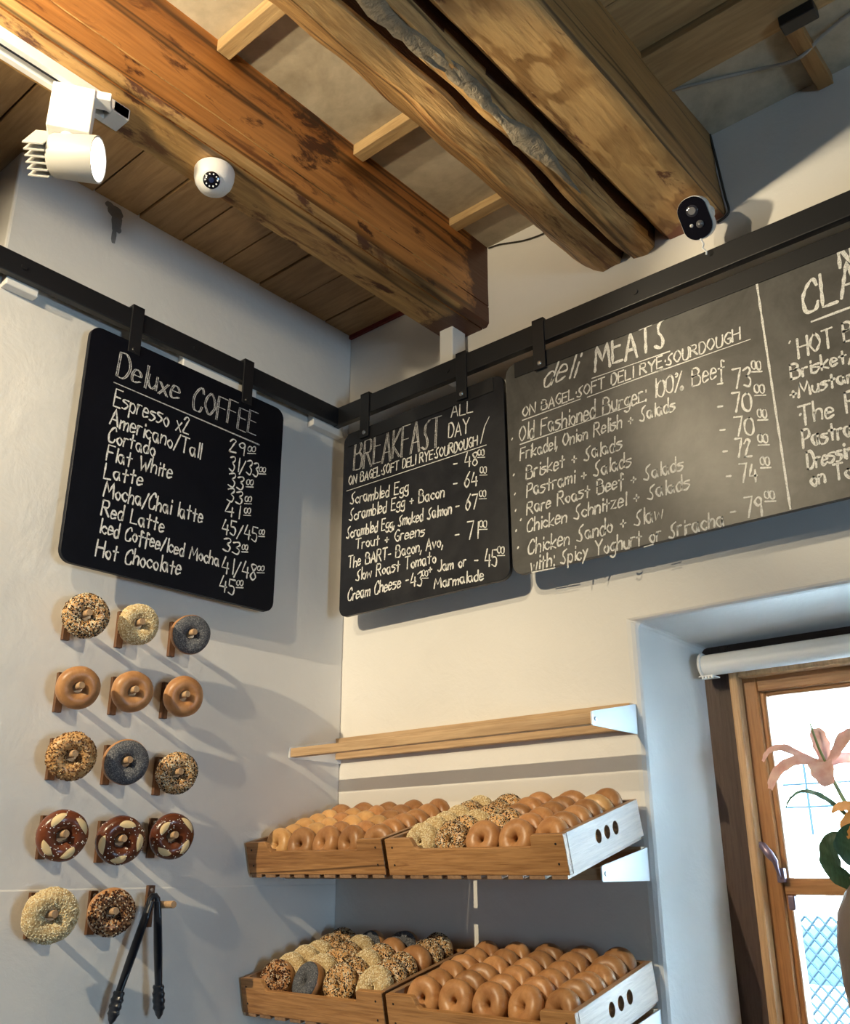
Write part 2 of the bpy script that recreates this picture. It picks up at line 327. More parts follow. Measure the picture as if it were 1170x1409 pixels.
TXT = {
'A_head': [['Deluxe', -0.81, 2.6775, -0.6397, 2.6794, 0.0617], ['COFFEE', -0.5953, 2.6747, -0.3955, 2.6715, 0.0661]],
'A_menu': [['Espresso x2', -0.8092, 2.6011, -0.6013, 2.6009, 0.0433], ['Americano/Tall', -0.8126, 2.5507, -0.5622, 2.55, 0.0401], ['Cortado', -0.8106, 2.5087, -0.689, 2.5133, 0.0366], ['Flat White', -0.8099, 2.464, -0.6368, 2.4718, 0.0365], ['Latte', -0.8104, 2.4196, -0.7132, 2.4306, 0.0356], ['Mocha/Chai latte', -0.8059, 2.3773, -0.5392, 2.3865, 0.0373], ['Red Latte', -0.8055, 2.3317, -0.6438, 2.3352, 0.0351], ['Iced Coffee/Iced Mocha', -0.8047, 2.2922, -0.4806, 2.291, 0.0323], ['Hot Chocolate', -0.8067, 2.2369, -0.5879, 2.2434, 0.0365]],
'A_price': [['29', -0.4753, 2.5982, -0.428, 2.6048, 0.0343], ['31/33', -0.4709, 2.5493, -0.379, 2.5586, 0.0385], ['33', -0.4704, 2.5028, -0.4238, 2.5097, 0.0365], ['33', -0.4704, 2.4629, -0.4242, 2.4704, 0.0349], ['41', -0.4739, 2.4225, -0.4317, 2.4295, 0.0345], ['45/45', -0.4789, 2.3775, -0.3692, 2.3822, 0.0367], ['33', -0.4713, 2.3322, -0.4216, 2.3363, 0.0325], ['41/48', -0.4713, 2.2787, -0.365, 2.2807, 0.0404], ['45', -0.4735, 2.2285, -0.4289, 2.2306, 0.0383], ['00', -0.4156, 2.6187, -0.392, 2.6268, 0.0146], ['00', -0.3741, 2.5743, -0.3538, 2.5809, 0.0146], ['00', -0.4126, 2.5257, -0.3921, 2.5321, 0.0148], ['00', -0.4139, 2.479, -0.3944, 2.4847, 0.0147], ['00', -0.4135, 2.4475, -0.3948, 2.4528, 0.0145], ['00', -0.3619, 2.4044, -0.3449, 2.4089, 0.0134], ['00', -0.4127, 2.3499, -0.3957, 2.3542, 0.0136], ['00', -0.3597, 2.3076, -0.3392, 2.3124, 0.013], ['00', -0.4218, 2.2552, -0.403, 2.2593, 0.0132]],
'A_line': [[-0.8147, 2.6577, -0.38, 2.6506]],
'B_head': [['BREAKFAST', 0.1093, 2.6553, 0.4262, 2.6371, 0.0878]],
'B_menu': [['ALL', 0.4656, 2.7068, 0.5367, 2.6978, 0.0405], ['DAY', 0.4555, 2.6509, 0.5228, 2.6429, 0.04], ['ON BAGEL·SOFT DELI RYE·SOURDOUGH', 0.0909, 2.6152, 0.5487, 2.6013, 0.0266], ['Scrambled Egg', 0.0993, 2.5546, 0.3155, 2.5351, 0.0336], ['Scrambled Egg + Bacon', 0.0966, 2.5059, 0.4381, 2.4902, 0.0326], ['Scrambled Egg, Smoked Salmon', 0.0878, 2.4565, 0.4611, 2.438, 0.0308], ['Trout + Greens', 0.1242, 2.4174, 0.3721, 2.401, 0.0294], ['The BART- Bacon, Avo,', 0.0971, 2.3692, 0.4304, 2.3574, 0.0314], ['Slow Roast Tomato', 0.1288, 2.3276, 0.4093, 2.32, 0.031], ['Cream Cheese -', 0.1005, 2.2759, 0.3167, 2.2787, 0.0323], ['+ Jam or', 0.3852, 2.2951, 0.5049, 2.2913, 0.027], ['Marmalade', 0.4035, 2.2532, 0.5569, 2.2465, 0.0264]],
'B_price': [['43', 0.3244, 2.27, 0.3625, 2.271, 0.0372], ['- 48', 0.4705, 2.5567, 0.5471, 2.5474, 0.0375], ['- 64', 0.4696, 2.5018, 0.5455, 2.4925, 0.0382], ['- 67', 0.4757, 2.4374, 0.5438, 2.4325, 0.0399], ['- 71', 0.4721, 2.3612, 0.5416, 2.3549, 0.0437], ['- 45', 0.5313, 2.2829, 0.5969, 2.2722, 0.0409], ['00', 0.3641, 2.2934, 0.3822, 2.2898, 0.0149], ['00', 0.55, 2.5727, 0.5691, 2.5671, 0.0161], ['00', 0.5557, 2.5228, 0.5746, 2.5175, 0.017], ['00', 0.5517, 2.4605, 0.5705, 2.4556, 0.0167], ['00', 0.5493, 2.3807, 0.5707, 2.3756, 0.0175], ['00', 0.6014, 2.3024, 0.6198, 2.2984, 0.018]],
'B_line': [[0.0842, 2.5997, 0.5771, 2.5933], [0.5888, 2.6678, 0.5738, 2.646], [0.5738, 2.646, 0.5595, 2.603]],
'C_head': [['deli', 0.7514, 2.6964, 0.838, 2.6907, 0.066], ['MEATS', 0.8976, 2.6870, 1.0765, 2.6830, 0.068]],
'C_menu': [['ON BAGEL·SOFT DELI RYE·SOURDOUGH', 0.6894, 2.6340, 1.2429, 2.6340, 0.0265], ['Old Fashioned Burger: 100% Beef', 0.6758, 2.5724, 1.1993, 2.5634, 0.042], ['Frikadel, Onion Relish + Salads', 0.6769, 2.5225, 1.0823, 2.5225, 0.0327], ['Brisket + Salads', 0.6915, 2.4691, 0.9488, 2.4705, 0.0339], ['Pastrami + Salads', 0.6913, 2.4237, 0.9682, 2.425, 0.0333], ['Rare Roast Beef + Salads', 0.6891, 2.3795, 1.0865, 2.3831, 0.0312], ['Chicken Schnitzel + Salads', 0.6882, 2.3355, 1.0964, 2.3377, 0.0318], ['Chicken Sando + Slaw', 0.6888, 2.2803, 1.0305, 2.2858, 0.0349], ['with: Spicy Yoghurt or Sriracha', 0.6932, 2.2395, 1.1588, 2.241, 0.0337]],
'C_price': [['- 73', 1.1825, 2.5316, 1.2516, 2.5227, 0.045], ['- 70', 1.1766, 2.4819, 1.2456, 2.4682, 0.0428], ['- 70', 1.1754, 2.4293, 1.2435, 2.4145, 0.041], ['- 72', 1.1757, 2.3814, 1.2339, 2.3706, 0.0394], ['- 74', 1.1766, 2.3265, 1.2377, 2.3149, 0.0387], ['- 79', 1.1759, 2.2479, 1.2377, 2.2428, 0.0411], ['00', 1.2586, 2.5573, 1.2761, 2.5509, 0.0194], ['00', 1.2575, 2.5033, 1.2763, 2.4968, 0.019], ['00', 1.2567, 2.4481, 1.2739, 2.4425, 0.0182], ['00', 1.2506, 2.3946, 1.2691, 2.389, 0.0184], ['00', 1.249, 2.3458, 1.2659, 2.3409, 0.0176], ['00', 1.2481, 2.2747, 1.2662, 2.27, 0.0167]],
'C_line': [[0.8884, 2.6697, 1.0861, 2.6662], [0.6888, 2.6255, 0.8534, 2.6274], [0.8725, 2.6259, 1.0681, 2.6286], [1.0508, 2.6273, 1.2635, 2.6261], [0.6789, 2.5638, 1.0162, 2.5677], [0.6963, 2.236, 0.7591, 2.2339], [0.9817, 2.234, 1.0037, 2.2353]],
'C_div': [[1.2938, 2.7584, 1.2933, 2.2425]],
'C_dot': [[0.6551, 2.5838], [0.6558, 2.4881], [0.6571, 2.4381], [0.6573, 2.3963], [0.671, 2.3691], [0.6563, 2.3453], [0.6598, 2.3023], [1.3397, 2.5876], [1.338, 2.4263]],
'D_head': [['N', 1.4586, 2.7108, 1.4812, 2.7098, 0.0522], ['CLA', 1.3783, 2.6407, 1.484, 2.643, 0.0725]],
'D_menu': [['HOT B', 1.3532, 2.5488, 1.4605, 2.5508, 0.0413], ['Brisket,', 1.3325, 2.507, 1.4445, 2.507, 0.030], ['+Mustar', 1.3255, 2.4645, 1.4432, 2.4645, 0.029], ['The R', 1.3349, 2.4053, 1.4457, 2.4034, 0.0396], ['Pastra', 1.3349, 2.3572, 1.4253, 2.3558, 0.0357], ['Dressin', 1.3373, 2.3117, 1.4188, 2.315, 0.0328], ['on To', 1.3382, 2.2777, 1.4125, 2.2752, 0.0306]],
'D_line': [[1.389, 2.6171, 1.4628, 2.6188]],
}
# ---------------------------------------------------------------- room
H = 3.42
struct(MB().box((-1.8, -5.2, -.1), (4.3, 0, 0)).build('floor', M_FLOOR))
prof = [(-1.8, 0), (.0012, 0), (.0012, 1.563), (0, 1.566), (0, H), (-1.8, H)]
def prism_y(prof, y0, y1):
    n = len(prof); b = MB()
    b.add([(x, y0, z) for x, z in prof] + [(x, y1, z) for x, z in prof],
          [tuple(range(n)), tuple(range(n, 2 * n))[::-1]] + [(i, (i + 1) % n, n + (i + 1) % n, n + i) for i in range(n)])
    return b
struct(prism_y(prof, -1.09, 0).build('wall_left', M_WALL, bevel=.006))
struct(MB().box((-2.0, -5.2, 0), (-1.8, -1.09, H)).build('wall_passage', M_BACKW))
struct(MB().box((-2.0, -5.4, 0), (4.5, -5.2, H)).build('wall_back', M_BACKW))
def wall_hole(x0, x1, z0, z1, hx0, hx1, hz0, hz1, d, splay, depth):
    """wall in the xz plane, room face at y=0, thickness d, hole splayed to depth then straight"""
    o = [(x0, z0), (x1, z0), (x1, z1), (x0, z1)]; h = [(hx0, hz0), (hx1, hz0), (hx1, hz1), (hx0, hz1)]
    s = splay; h2 = [(hx0 + s, hz0), (hx1 - s, hz0), (hx1 - s, hz1 - s * .66), (hx0 + s, hz1 - s * .66)]
    V = []; 
    for P, y in ((o, 0), (h, 0), (h2, depth), (h2, d), (o, d)): V += [(x, y, z) for x, z in P]
    F = []
    for a, b in ((0, 4), (4, 8), (8, 12), (12, 16), (16, 0)):
        for i in range(4):
            j = (i + 1) % 4; F.append((a + i, a + j, b + j, b + i))
    return MB().add(V, F)
wr = wall_hole(-1.8, 4.5, 0, H, .898, 2.02, 1.12, 2.104, .36, .046, .25).build('wall_right', M_WALL, bevel=.014, seg=3)
struct(wr)
b = wall_hole(0, 5.2, 0, H, .96, 1.60, 1.10, 1.86, .2, .01, .1)
b.v = [(4.3 + y, -x, z) for x, y, z in b.v]
struct(b.build('wall_street_side', M_BACKW))

struct(MB().box((-2.0, -5.4, 3.25), (4.5, .36, 3.45)).build('ceiling', M_PANEL))
b = MB(); edges = [0, -.118, -.256, -.379, -.51, -.645, -.777, -.905]
while edges[-1] > -5: edges.append(edges[-1] - .133)
for i, (a, c) in enumerate(zip(edges[:-1], edges[1:])):
    dz = .002 * sin(i * 2.3)
    b.box((-1.8, c + .0025, 3.172 + dz), (.44, a - .0025, 3.2))
b.box((-1.8, -5.1, 3.198), (.44, 0, 3.25))
struct(b.build('ceiling_planks', M_PLANK, bevel=.0015))
b = MB(); y = -.225; i = 0
while y > -5:
    wd = .125 if i == 0 else .148
    b.box((1.2, y - wd + .003, 3.215 if i == 0 else 3.232 + .003 * sin(i * 3)), (4.3, y, 3.25)); y -= wd; i += 1
struct(b.build('ceiling_boards', M_PLANK2, bevel=.0015))

def beam(name, profile, label, m, amp=.003, step=.05, y1=-5.1, sub=.03, seed=0, warp=None, parent=None, m2=None, pick=None):
    P = []
    for (a, b_) in zip(profile, profile[1:] + profile[:1]):
        L = hypot(b_[0] - a[0], b_[1] - a[1]); k = max(1, int(L / sub))
        P += [(a[0] + (b_[0] - a[0]) * t / k, a[1] + (b_[1] - a[1]) * t / k) for t in range(k)]
    n = len(P); ys = []; y = .015
    while y > y1: ys.append(y); y -= step if y > -1.6 else .4
    ys.append(y1); V = []; F = []
    for y in ys:
        for (x, z) in P:
            q = Vector((x * 5, y * 3 + seed, z * 5)); q2 = Vector((x * 22, y * 9 + seed, z * 22))
            dx = noise.noise(q) * amp + noise.noise(q2) * amp * .5; dz = noise.noise(q + Vector((9, 3, 1))) * amp + noise.noise(q2 + Vector((5, 7, 2))) * amp * .5
            if warp: wx, wz = warp(x, y, z); dx += wx; dz += wz
            V.append((x + dx, y, z + dz))
    for i in range(len(ys) - 1):
        for k in range(n):
            k2 = (k + 1) % n; F.append((i * n + k, i * n + k2, (i + 1) * n + k2, (i + 1) * n + k))
    F.append(tuple(range(n))); F.append(tuple((len(ys) - 1) * n + k for k in range(n))[::-1])
    o = MB().add(V, F).build(name, m, parent, smooth=32)
    if m2:
        o.data.materials.append(m2)
        for p in o.data.polygons:
            if pick(p): p.material_index = 1
    return tag(o, label, 'beam', 'old ceiling beams') if label else o
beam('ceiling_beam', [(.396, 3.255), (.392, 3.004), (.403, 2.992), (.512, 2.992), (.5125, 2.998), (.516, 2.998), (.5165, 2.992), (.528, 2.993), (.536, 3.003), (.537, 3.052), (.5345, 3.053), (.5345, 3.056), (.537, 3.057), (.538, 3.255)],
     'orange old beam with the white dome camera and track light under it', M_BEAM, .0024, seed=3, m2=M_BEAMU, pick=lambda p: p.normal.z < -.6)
def w2(x, y, z):
    t = noise.noise(Vector((y * 2.1, 3.3, 0))); u = noise.noise(Vector((y * 6, x * 8, z * 5)))
    return (.010 * t + .008 * u if x > .74 else 0, .007 * u if z < 3.2 else 0)
beam('split_log_beam', [(.716, 3.252), (.752, 3.17), (.80, 3.11), (.87, 3.02), (.895, 3.003), (.945, 3.006), (.956, 3.03), (.966, 3.052), (.974, 3.028), (.98, 3.004), (1.02, 3.0), (1.038, 3.012), (1.044, 3.06), (1.03, 3.14), (1.04, 3.252)],
     'rough split log beam with a long crack, middle of the three beams', M_BEAM2, .0075, .025, seed=8, sub=.011, warp=w2, m2=M_CRACK_GAP, pick=lambda p: .948 < p.center.x < .986 and p.center.z > 3.016 or p.center.x > 1.034 and p.center.z > 3.03)  # crack colour, plus shade of the beam gap painted on the right flank
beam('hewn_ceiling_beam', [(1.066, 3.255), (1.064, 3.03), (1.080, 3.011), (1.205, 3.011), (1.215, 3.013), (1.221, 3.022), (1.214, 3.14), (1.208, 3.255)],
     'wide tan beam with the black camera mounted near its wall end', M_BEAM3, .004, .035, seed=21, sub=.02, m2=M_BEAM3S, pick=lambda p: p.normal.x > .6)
def batten(x0, x1, y0, y1, z0, label, m=None):
    o = MB().box((x0, y0, z0), (x1, y1, 3.25)).build('ceiling_batten', m or M_BATTEN, bevel=.002)
    tag(o, label, 'batten', 'ceiling battens')
batten(.537, .765, -.54, -.505, 3.219, 'pale batten crossing between the orange beam and split log beam, middle of three')
batten(.537, .745, -.172, -.138, 3.226, 'pale batten nearest the wall between the orange beam and split log beam')
batten(.537, .765, -.95, -.915, 3.219, 'pale batten farthest from the wall between the orange beam and split log beam')
batten(1.463, 1.497, -.24, -.002, 3.222, 'short brown batten on the ceiling board at the top right', M_BEAM3S)
lb = bpy.data.objects['split_log_beam']
bk = MB(); V = []; F = []; nb_ = 60
for i in range(nb_ + 1):
    y = -.30 - i * .02; hw = (.017 + .013 * noise.noise(Vector((y * 9, 1, 2)))) * min(1, i / 6); cx_ = 1.018 - i * .0004 + .01 * noise.noise(Vector((y * 5, 7, 0)))
    for j in range(7):
        u = -1 + j / 3; V.append((cx_ + u * hw * (1 + .5 * noise.noise(Vector((y * 40, u, 9)))), y, 3.0005 - .0035 * (1 - u ** 4) + .005 * noise.noise(Vector((y * 45, u * 4, 5)))))
    for j in range(7):
        u = 1 - j / 3; V.append((cx_ + u * hw * .9, y, 3.012))
for i in range(nb_):
    for j in range(14): j2 = (j + 1) % 14; F.append((i * 14 + j, i * 14 + j2, (i + 1) * 14 + j2, (i + 1) * 14 + j))
F += [tuple(range(14)), tuple(nb_ * 14 + j for j in range(14))[::-1]]
tag(bk.add(V, F).build('bark_strip', M_BARK, lb, smooth=40), 'silver grey bark along the beam edge')
o = MB().box((1.47, -.262, 3.19), (1.54, -.228, 3.216)).build('ceiling_bracket', M_BLACK, bevel=.003)
tag(o, 'small black bracket under the ceiling boards at the top right', 'bracket')
def cable(pts, r, label, m, n=6):
    P = []
    pts = [Vector(p) for p in pts]
    for i in range(len(pts) - 1):
        p0 = pts[max(i - 1, 0)]; p1 = pts[i]; p2 = pts[i + 1]; p3 = pts[min(i + 2, len(pts) - 1)]
        for k in range(6):
            t = k / 6; P.append(.5 * ((2 * p1) + (p2 - p0) * t + (2 * p0 - 5 * p1 + 4 * p2 - p3) * t * t + (3 * p1 - p0 - 3 * p2 + p3) * t ** 3))
    P.append(pts[-1])
    return tag(MB().tube(P, r, n).build('cable', m, smooth=60), label, 'cable')
M_CABLE = plain('grey_cable', (.34, .31, .27), .6); M_CABLED = plain('dark_cable', (.03, .025, .02), .6)
cable([(1.205, -.196, 3.245), (1.29, -.165, 3.244), (1.375, -.128, 3.245), (1.46, -.127, 3.218), (1.52, -.135, 3.235), (1.583, -.147, 3.243), (1.72, -.17, 3.244), (1.95, -.19, 3.245)], .004, 'pale grey cable sagging across the ceiling board at the top right', M_CABLE)
cable([(1.211, -.006, 3.248), (1.219, -.006, 3.15), (1.226, -.006, 3.06), (1.229, -.006, 3.012), (1.20, -.006, 2.998)], .003, 'thin dark cable down the wall beside the wide tan beam', M_CABLED)
cable([(.545, -.005, 3.243), (.586, -.005, 3.236), (.659, -.005, 3.212), (.71, -.005, 3.203), (.753, -.005, 3.20), (.80, -.005, 3.19)], .0022, 'thin wire along the wall top between orange and split beams', M_CABLED)

# old stain and fixing on the left wall below the ceiling
b = MB()
def blob(cx, cz, rx, rz, k=14, t=.002, seed=0, x0=0.0):
    P = [(cx + rx * cos(2 * pi * i / k) * (1 + .35 * noise.noise(Vector((i * 1.7, seed, 0)))), cz + rz * sin(2 * pi * i / k) * (1 + .35 * noise.noise(Vector((i * 1.3, seed, 4))))) for i in range(k)]
    n = len(P); b.add([(x0, y, z) for y, z in P] + [(x0 + t, y, z) for y, z in P], [tuple(range(n, 2 * n))] + [(i, (i + 1) % n, n + (i + 1) % n, n + i) for i in range(n)])
M_STAIN = plaster('grey_damaged_plaster', (.24, .24, .24), .5, 40, .6)
blob(-.842, 3.146, .022, .018, seed=1); blob(-.836, 3.12, .014, .03, seed=2, t=.0025); blob(-.838, 3.08, .006, .026, seed=3, t=.003); blob(-.86, 3.158, .012, .008, seed=5, t=.0022); blob(-.826, 3.10, .006, .008, seed=7, t=.0022)
o = b.build('wall_fixing', M_STAIN); tag(o, 'broken grey fixing and bare plaster at the top of left wall', 'fixing')

# red paint line by the corner of the planks
struct(MB().box((.0, -.012, 3.160), (.39, -.002, 3.172)).build('trim_1', plain('dark_red_paint', (.16, .02, .02), .6)))

# ---------------------------------------------------------------- rails with hanging boards
rt = thing('sign_rail', 'black steel rail along both walls that the menu boards hang from', 'rail', (0, 0, 2.85))
off = (0, 0, 2.85)
MB().box((.026, -1.9, 2.818), (.046, -.072, 2.872)).build('rail_bar', M_BLACK, rt, bevel=.002, off=off)
MB().box((.026, -.091, 2.816), (2.1, -.071, 2.874)).build('rail_bar', M_BLACK, rt, bevel=.002, off=off)
for y in (-1.06, -.60, -.16): MB().tube([(.044, y, 2.845), (.0485, y, 2.845)], .007, 12).build('bolt', M_BLACK, rt, off=off)
for x in (.46, 1.02, 1.6): MB().tube([(x, -.089, 2.845), (x, -.0935, 2.845)], .007, 12).build('bolt', M_BLACK, rt, off=off)
b = MB().box((0, -1.085, 2.80), (.0262, -1.01, 2.85)).build('spacer_block', M_WHITE, rt, bevel=.003, off=off)
MB().box((0, -.62, 2.795), (.0262, -.38, 2.85)).build('spacer_block', M_WHITE, rt, bevel=.003, off=off)
MB().box((0, -.17, 2.795), (.0262, -.05, 2.85)).build('spacer_block', M_WHITE, rt, bevel=.003, off=off)
o = MB().box((.416, -.07, 2.84), (.462, -.012, 2.998)).build('rail_post', M_WHITE, bevel=.003)
tag(o, 'short white post between the rail and the end of orange beam', 'post')

# single-stroke chalk letters: x digit, y digit (a-d are below the line); ~ smooths a stroke
G = {'A': '00 39 60;13 53', 'B': '00 09;~09 39 57 35 05;~05 45 63 50 00', 'C': '~57 49 28 05 02 10 40 52', 'D': '00 09;~09 39 56 53 30 00', 'E': '59 09 00 50;05 45',
 'F': '59 09 00;05 45', 'G': '~58 39 17 04 12 30 51 54;54 34', 'H': '00 09;60 69;05 65', 'I': '10 19', 'J': '~59 52 30 11', 'K': '00 09;59 04 50', 'L': '09 00 50',
 'M': '00 19 43 79 80', 'N': '00 09 60 69', 'O': '~39 17 04 12 30 52 64 57 39', 'P': '00 09;~09 49 57 45 04', 'R': '00 09;~09 49 57 45 05;25 60', 'S': '~59 38 27 25 34 42 30 01',
 'T': '09 69;39 30', 'U': '~09 03 10 40 53 59', 'V': '09 30 69', 'W': '09 20 46 60 89', 'Y': '09 35;69 35 30', 'X': '09 60;00 69', 'Z': '09 69 00 60',
 'a': '~45 15 03 11 30 44;45 43 50', 'b': '09 00;~04 25 43 30 00', 'c': '~44 25 03 11 30 41', 'd': '~44 25 03 10 30 43;49 40', 'e': '~03 43 35 15 02 10 41', 'f': '~48 29 26 2b;05 45',
 'g': '~44 25 03 11 31 44;~45 41 4b 2c 0b', 'h': '09 00;~03 25 44 40', 'i': '15 10;17 18', 'k': '09 00;45 02 40', 'l': '19 10', 'm': '05 00;~03 25 34 30;~33 55 64 60', 'n': '05 00;~03 25 44 40',
 'o': '~25 03 11 30 43 25', 'p': '05 0c;~04 25 43 30 01', 'r': '05 00;~03 15 35', 's': '~45 15 04 33 42 20 00', 't': '28 20;05 45', 'u': '~05 02 20 42;45 40', 'v': '05 20 45', 'w': '05 10 34 50 65',
 'x': '05 40;45 00', 'y': '05 22;45 0c', 'z': '05 45 00 40', '0': '~39 07 02 30 52 57 39', '1': '29 20', '2': '~07 29 48 36 00;00 50', '3': '~08 39 47 25;~25 43 30 01', '4': '29 03 53;46 40',
 '5': '49 09 05;~05 35 43 30 01', '6': '~49 15 02 20 43 25 03', '7': '09 59 20', '8': '~25 08 29 48 25 02 20 42 25', '9': '~46 25 07 29 48 46 40', '+': '03 43;25 21', '-': '04 34', '/': '0a 49', '%': '00 59;~08 17 28 19 08;~41 50 61 52 41',
 ':': '15 16;10 11', '.': '10 11', ',': '11 0b', '·': '14 15', '&': '50 07 29 47 03 10 52'}
WID = {'i': 2, 'l': 2, 'I': 2, '1': 3, ':': 2, '.': 2, ',': 2, '·': 2, ' ': 5}
YV = {**{str(i): i for i in range(10)}, 'a': -1, 'b': -2, 'c': -3, 'd': -4}
def smooth_pts(P, k=5):
    out = []
    for i in range(len(P) - 1):
        p0 = P[max(i - 1, 0)]; p1 = P[i]; p2 = P[i + 1]; p3 = P[min(i + 2, len(P) - 1)]
        for j in range(k):
            t = j / k; out.append(tuple(.5 * (2 * p1[c] + (p2[c] - p0[c]) * t + (2 * p0[c] - 5 * p1[c] + 4 * p2[c] - p3[c]) * t * t + (3 * p1[c] - p0[c] - 3 * p2[c] + p3[c]) * t ** 3) for c in (0, 1)))
    out.append(P[-1]); return out
def ribbon(b, P, wd, put, lift):
    """a chalk stroke: quads with round ends, on the board plane"""
    n = len(P)
    L = []; R = []
    for i, p in enumerate(P):
        a = P[max(i - 1, 0)]; c = P[min(i + 1, n - 1)]; dx, dy = c[0] - a[0], c[1] - a[1]; l = hypot(dx, dy) or 1
        h = wd / 2 * (.85 + .25 * sin(p[0] * 311 + p[1] * 173))
        L.append((p[0] - dy / l * h, p[1] + dx / l * h)); R.append((p[0] + dy / l * h, p[1] - dx / l * h))
    V = [put(q[0], q[1], lift) for q in L + R]
    b.add(V, [(i, n + i, n + i + 1, i + 1) for i in range(n - 1)])
    for p in (P[0], P[-1]):
        b.add([put(p[0] + wd * .42 * cos(k * pi / 4), p[1] + wd * .42 * sin(k * pi / 4), lift + .0001) for k in range(8)], [tuple(range(8))])
def write(b, s, x0, y0, x1, y1, cap, put, wd, slant=.06, hollow=False):
    adv = []; x = 0
    for ch in s:
        adv.append(x); x += WID.get(ch, max((int(t.lstrip('~')[0]) for st in G.get(ch, '40').split(';') for t in st.split()), default=4) + 1.6)
    tot = max(x - 1.6, 1); sx = (x1 - x0) / tot; sy = cap / 9
    for ci, (ch, a) in enumerate(zip(s, adv)):
        if ch == ' ': continue
        jy = .35 * sin(ci * 2.7 + len(s)) * sy; js = 1 + .06 * sin(ci * 1.9 + x0 * 90)
        for st in G[ch].split(';'):
            sm = st.startswith('~'); P = [(int(t[0]), YV[t[1]]) for t in st.lstrip('~').split()]
            if sm: P = smooth_pts(P)
            Q = []
            for px, py in P:
                u = a + px; t = u / tot
                Q.append((x0 + u * sx + py * sy * slant, y0 + (y1 - y0) * t + py * sy * js + jy))
            D = [Q[0]]
            for q in Q[1:]:
                d = hypot(q[0] - D[-1][0], q[1] - D[-1][1]); k = max(1, int(d / .012)) if not sm else 1; p = D[-1]
                for i in range(1, k + 1): D.append((p[0] + (q[0] - p[0]) * i / k, p[1] + (q[1] - p[1]) * i / k))
            lift = .0004 + .00003 * (ci % 4)
            if hollow:
                for o in (-1, 1): ribbon(b, [(u + o * wd * .42, v) for u, v in D], wd * .55, put, lift + .00002 * o)
            else: ribbon(b, D, wd, put, lift)
def lettering(parent, name, rows, put, wd, m, off, slant=.06, hollow=False, lines=(), dots=()):
    for s, x0, y0, x1, y1, cap in rows:
        b = MB()
        ww = wd if cap > .022 else wd * .72
        write(b, s, x0, y0, x1, y1, cap, put, ww, slant, hollow)
        if s == '00': ribbon(b, [(x0 - .001, y0 - .0055), (x1 + .002, y1 - .0055)], wd * .7, put, .0005)
        b.build(name, m, parent, off=off)
    for x0, y0, x1, y1 in lines:
        b = MB(); k = max(2, int(hypot(x1 - x0, y1 - y0) / .02)); ribbon(b, [(x0 + (x1 - x0) * i / k, y0 + (y1 - y0) * i / k) for i in range(k + 1)], wd * .7, put, .0006)
        b.build('chalk_line', m, parent, off=off)
    for x, y in dots: ribbon(MB_dot := MB(), [(x, y), (x + .002, y + .003)], wd * 1.1, put, .0005); MB_dot.build('bullet_dot', m, parent, off=off)
def put_A(u, v, l): return (.050 + l, u, v)
def put_B(u, v, l): return (u, -.085 - l, v)

def on_left(P2d): return P2d
MA = Matrix(((0, 0, 1, 0), (1, 0, 0, 0), (0, 1, 0, 0), (0, 0, 0, 1)))          # plate (x,y,th) -> (y,z,+x)
MBk = Matrix(((1, 0, 0, 0), (0, 0, -1, 0), (0, 1, 0, 0), (0, 0, 0, 1)))         # plate (x,y,th) -> (x,z,-y)
def at(M, t): return Matrix.Translation(Vector(t)) @ M
# coffee board on the left wall
off = (.044, -.592, 2.5)
t = thing('chalkboard', 'black coffee price chalkboard with rounded corners on the left wall', 'chalkboard', off, 'hanging menu chalkboards')
plate([rrect(.586, .572, .028)], .012, at(MA, (.038, -.887, 2.209))).build('board_panel', M_BOARD, t, smooth=30, bevel=.0015, off=off)
for y in (-.774, -.431):
    s_ = MB().box((.0462, y - .016, 2.752), (.0522, y + .016, 2.880)).box((.022, y - .016, 2.876), (.0522, y + .016, 2.882)).build('hanger_strap', M_BLACK, t, bevel=.001, off=off)
    MB().lathe([(0, .003), (.005, .0025), (.0065, 0)], 12, facing(Vector((.0522, y, 2.762)) - Vector(off), (1, 0, 0))).build('screw', M_BLACK, s_, smooth=40)
lettering(t, 'heading_lettering', TXT['A_head'], put_A, .0052, M_CHALKG, off, hollow=True, lines=TXT['A_line'])
lettering(t, 'item_lettering', TXT['A_menu'], put_A, .0046, M_CHALK, off)
lettering(t, 'price_lettering', TXT['A_price'], put_A, .0044, M_CHALK, off)
# breakfast board
off = (.35, -.079, 2.5)
t = thing('chalkboard', 'black breakfast menu chalkboard hanging beside the room corner', 'chalkboard', off, 'hanging menu chalkboards')
plate([rrect(.568, .541, .026)], .012, at(MBk, (.067, -.073, 2.235))).build('board_panel', M_BOARDB, t, smooth=30, bevel=.0015, off=off)
MB().box((.085, -.0875, 2.735), (.605, -.0852, 2.7752)).build('top_plate', M_BLACK, t, bevel=.0006, off=off)
def strap_b(x):
    s_ = MB().box((x - .017, -.0952, 2.742), (x + .017, -.0892, 2.880)).box((x - .017, -.0952, 2.876), (x + .017, -.066, 2.882)).build('hanger_strap', M_BLACK, t, bevel=.001, off=off)
    MB().lathe([(0, .003), (.005, .0025), (.0065, 0)], 12, facing(Vector((x, -.0952, 2.757)) - Vector(off), (0, -1, 0))).build('screw', M_STEEL, s_, smooth=40)
strap_b(.156); strap_b(.508)
lettering(t, 'heading_lettering', TXT['B_head'], put_B, .0055, M_CHALKG, off, hollow=True)
lettering(t, 'item_lettering', TXT['B_menu'], put_B, .0044, M_CHALK, off, lines=TXT['B_line'])
lettering(t, 'price_lettering', TXT['B_price'], put_B, .0044, M_CHALK, off)
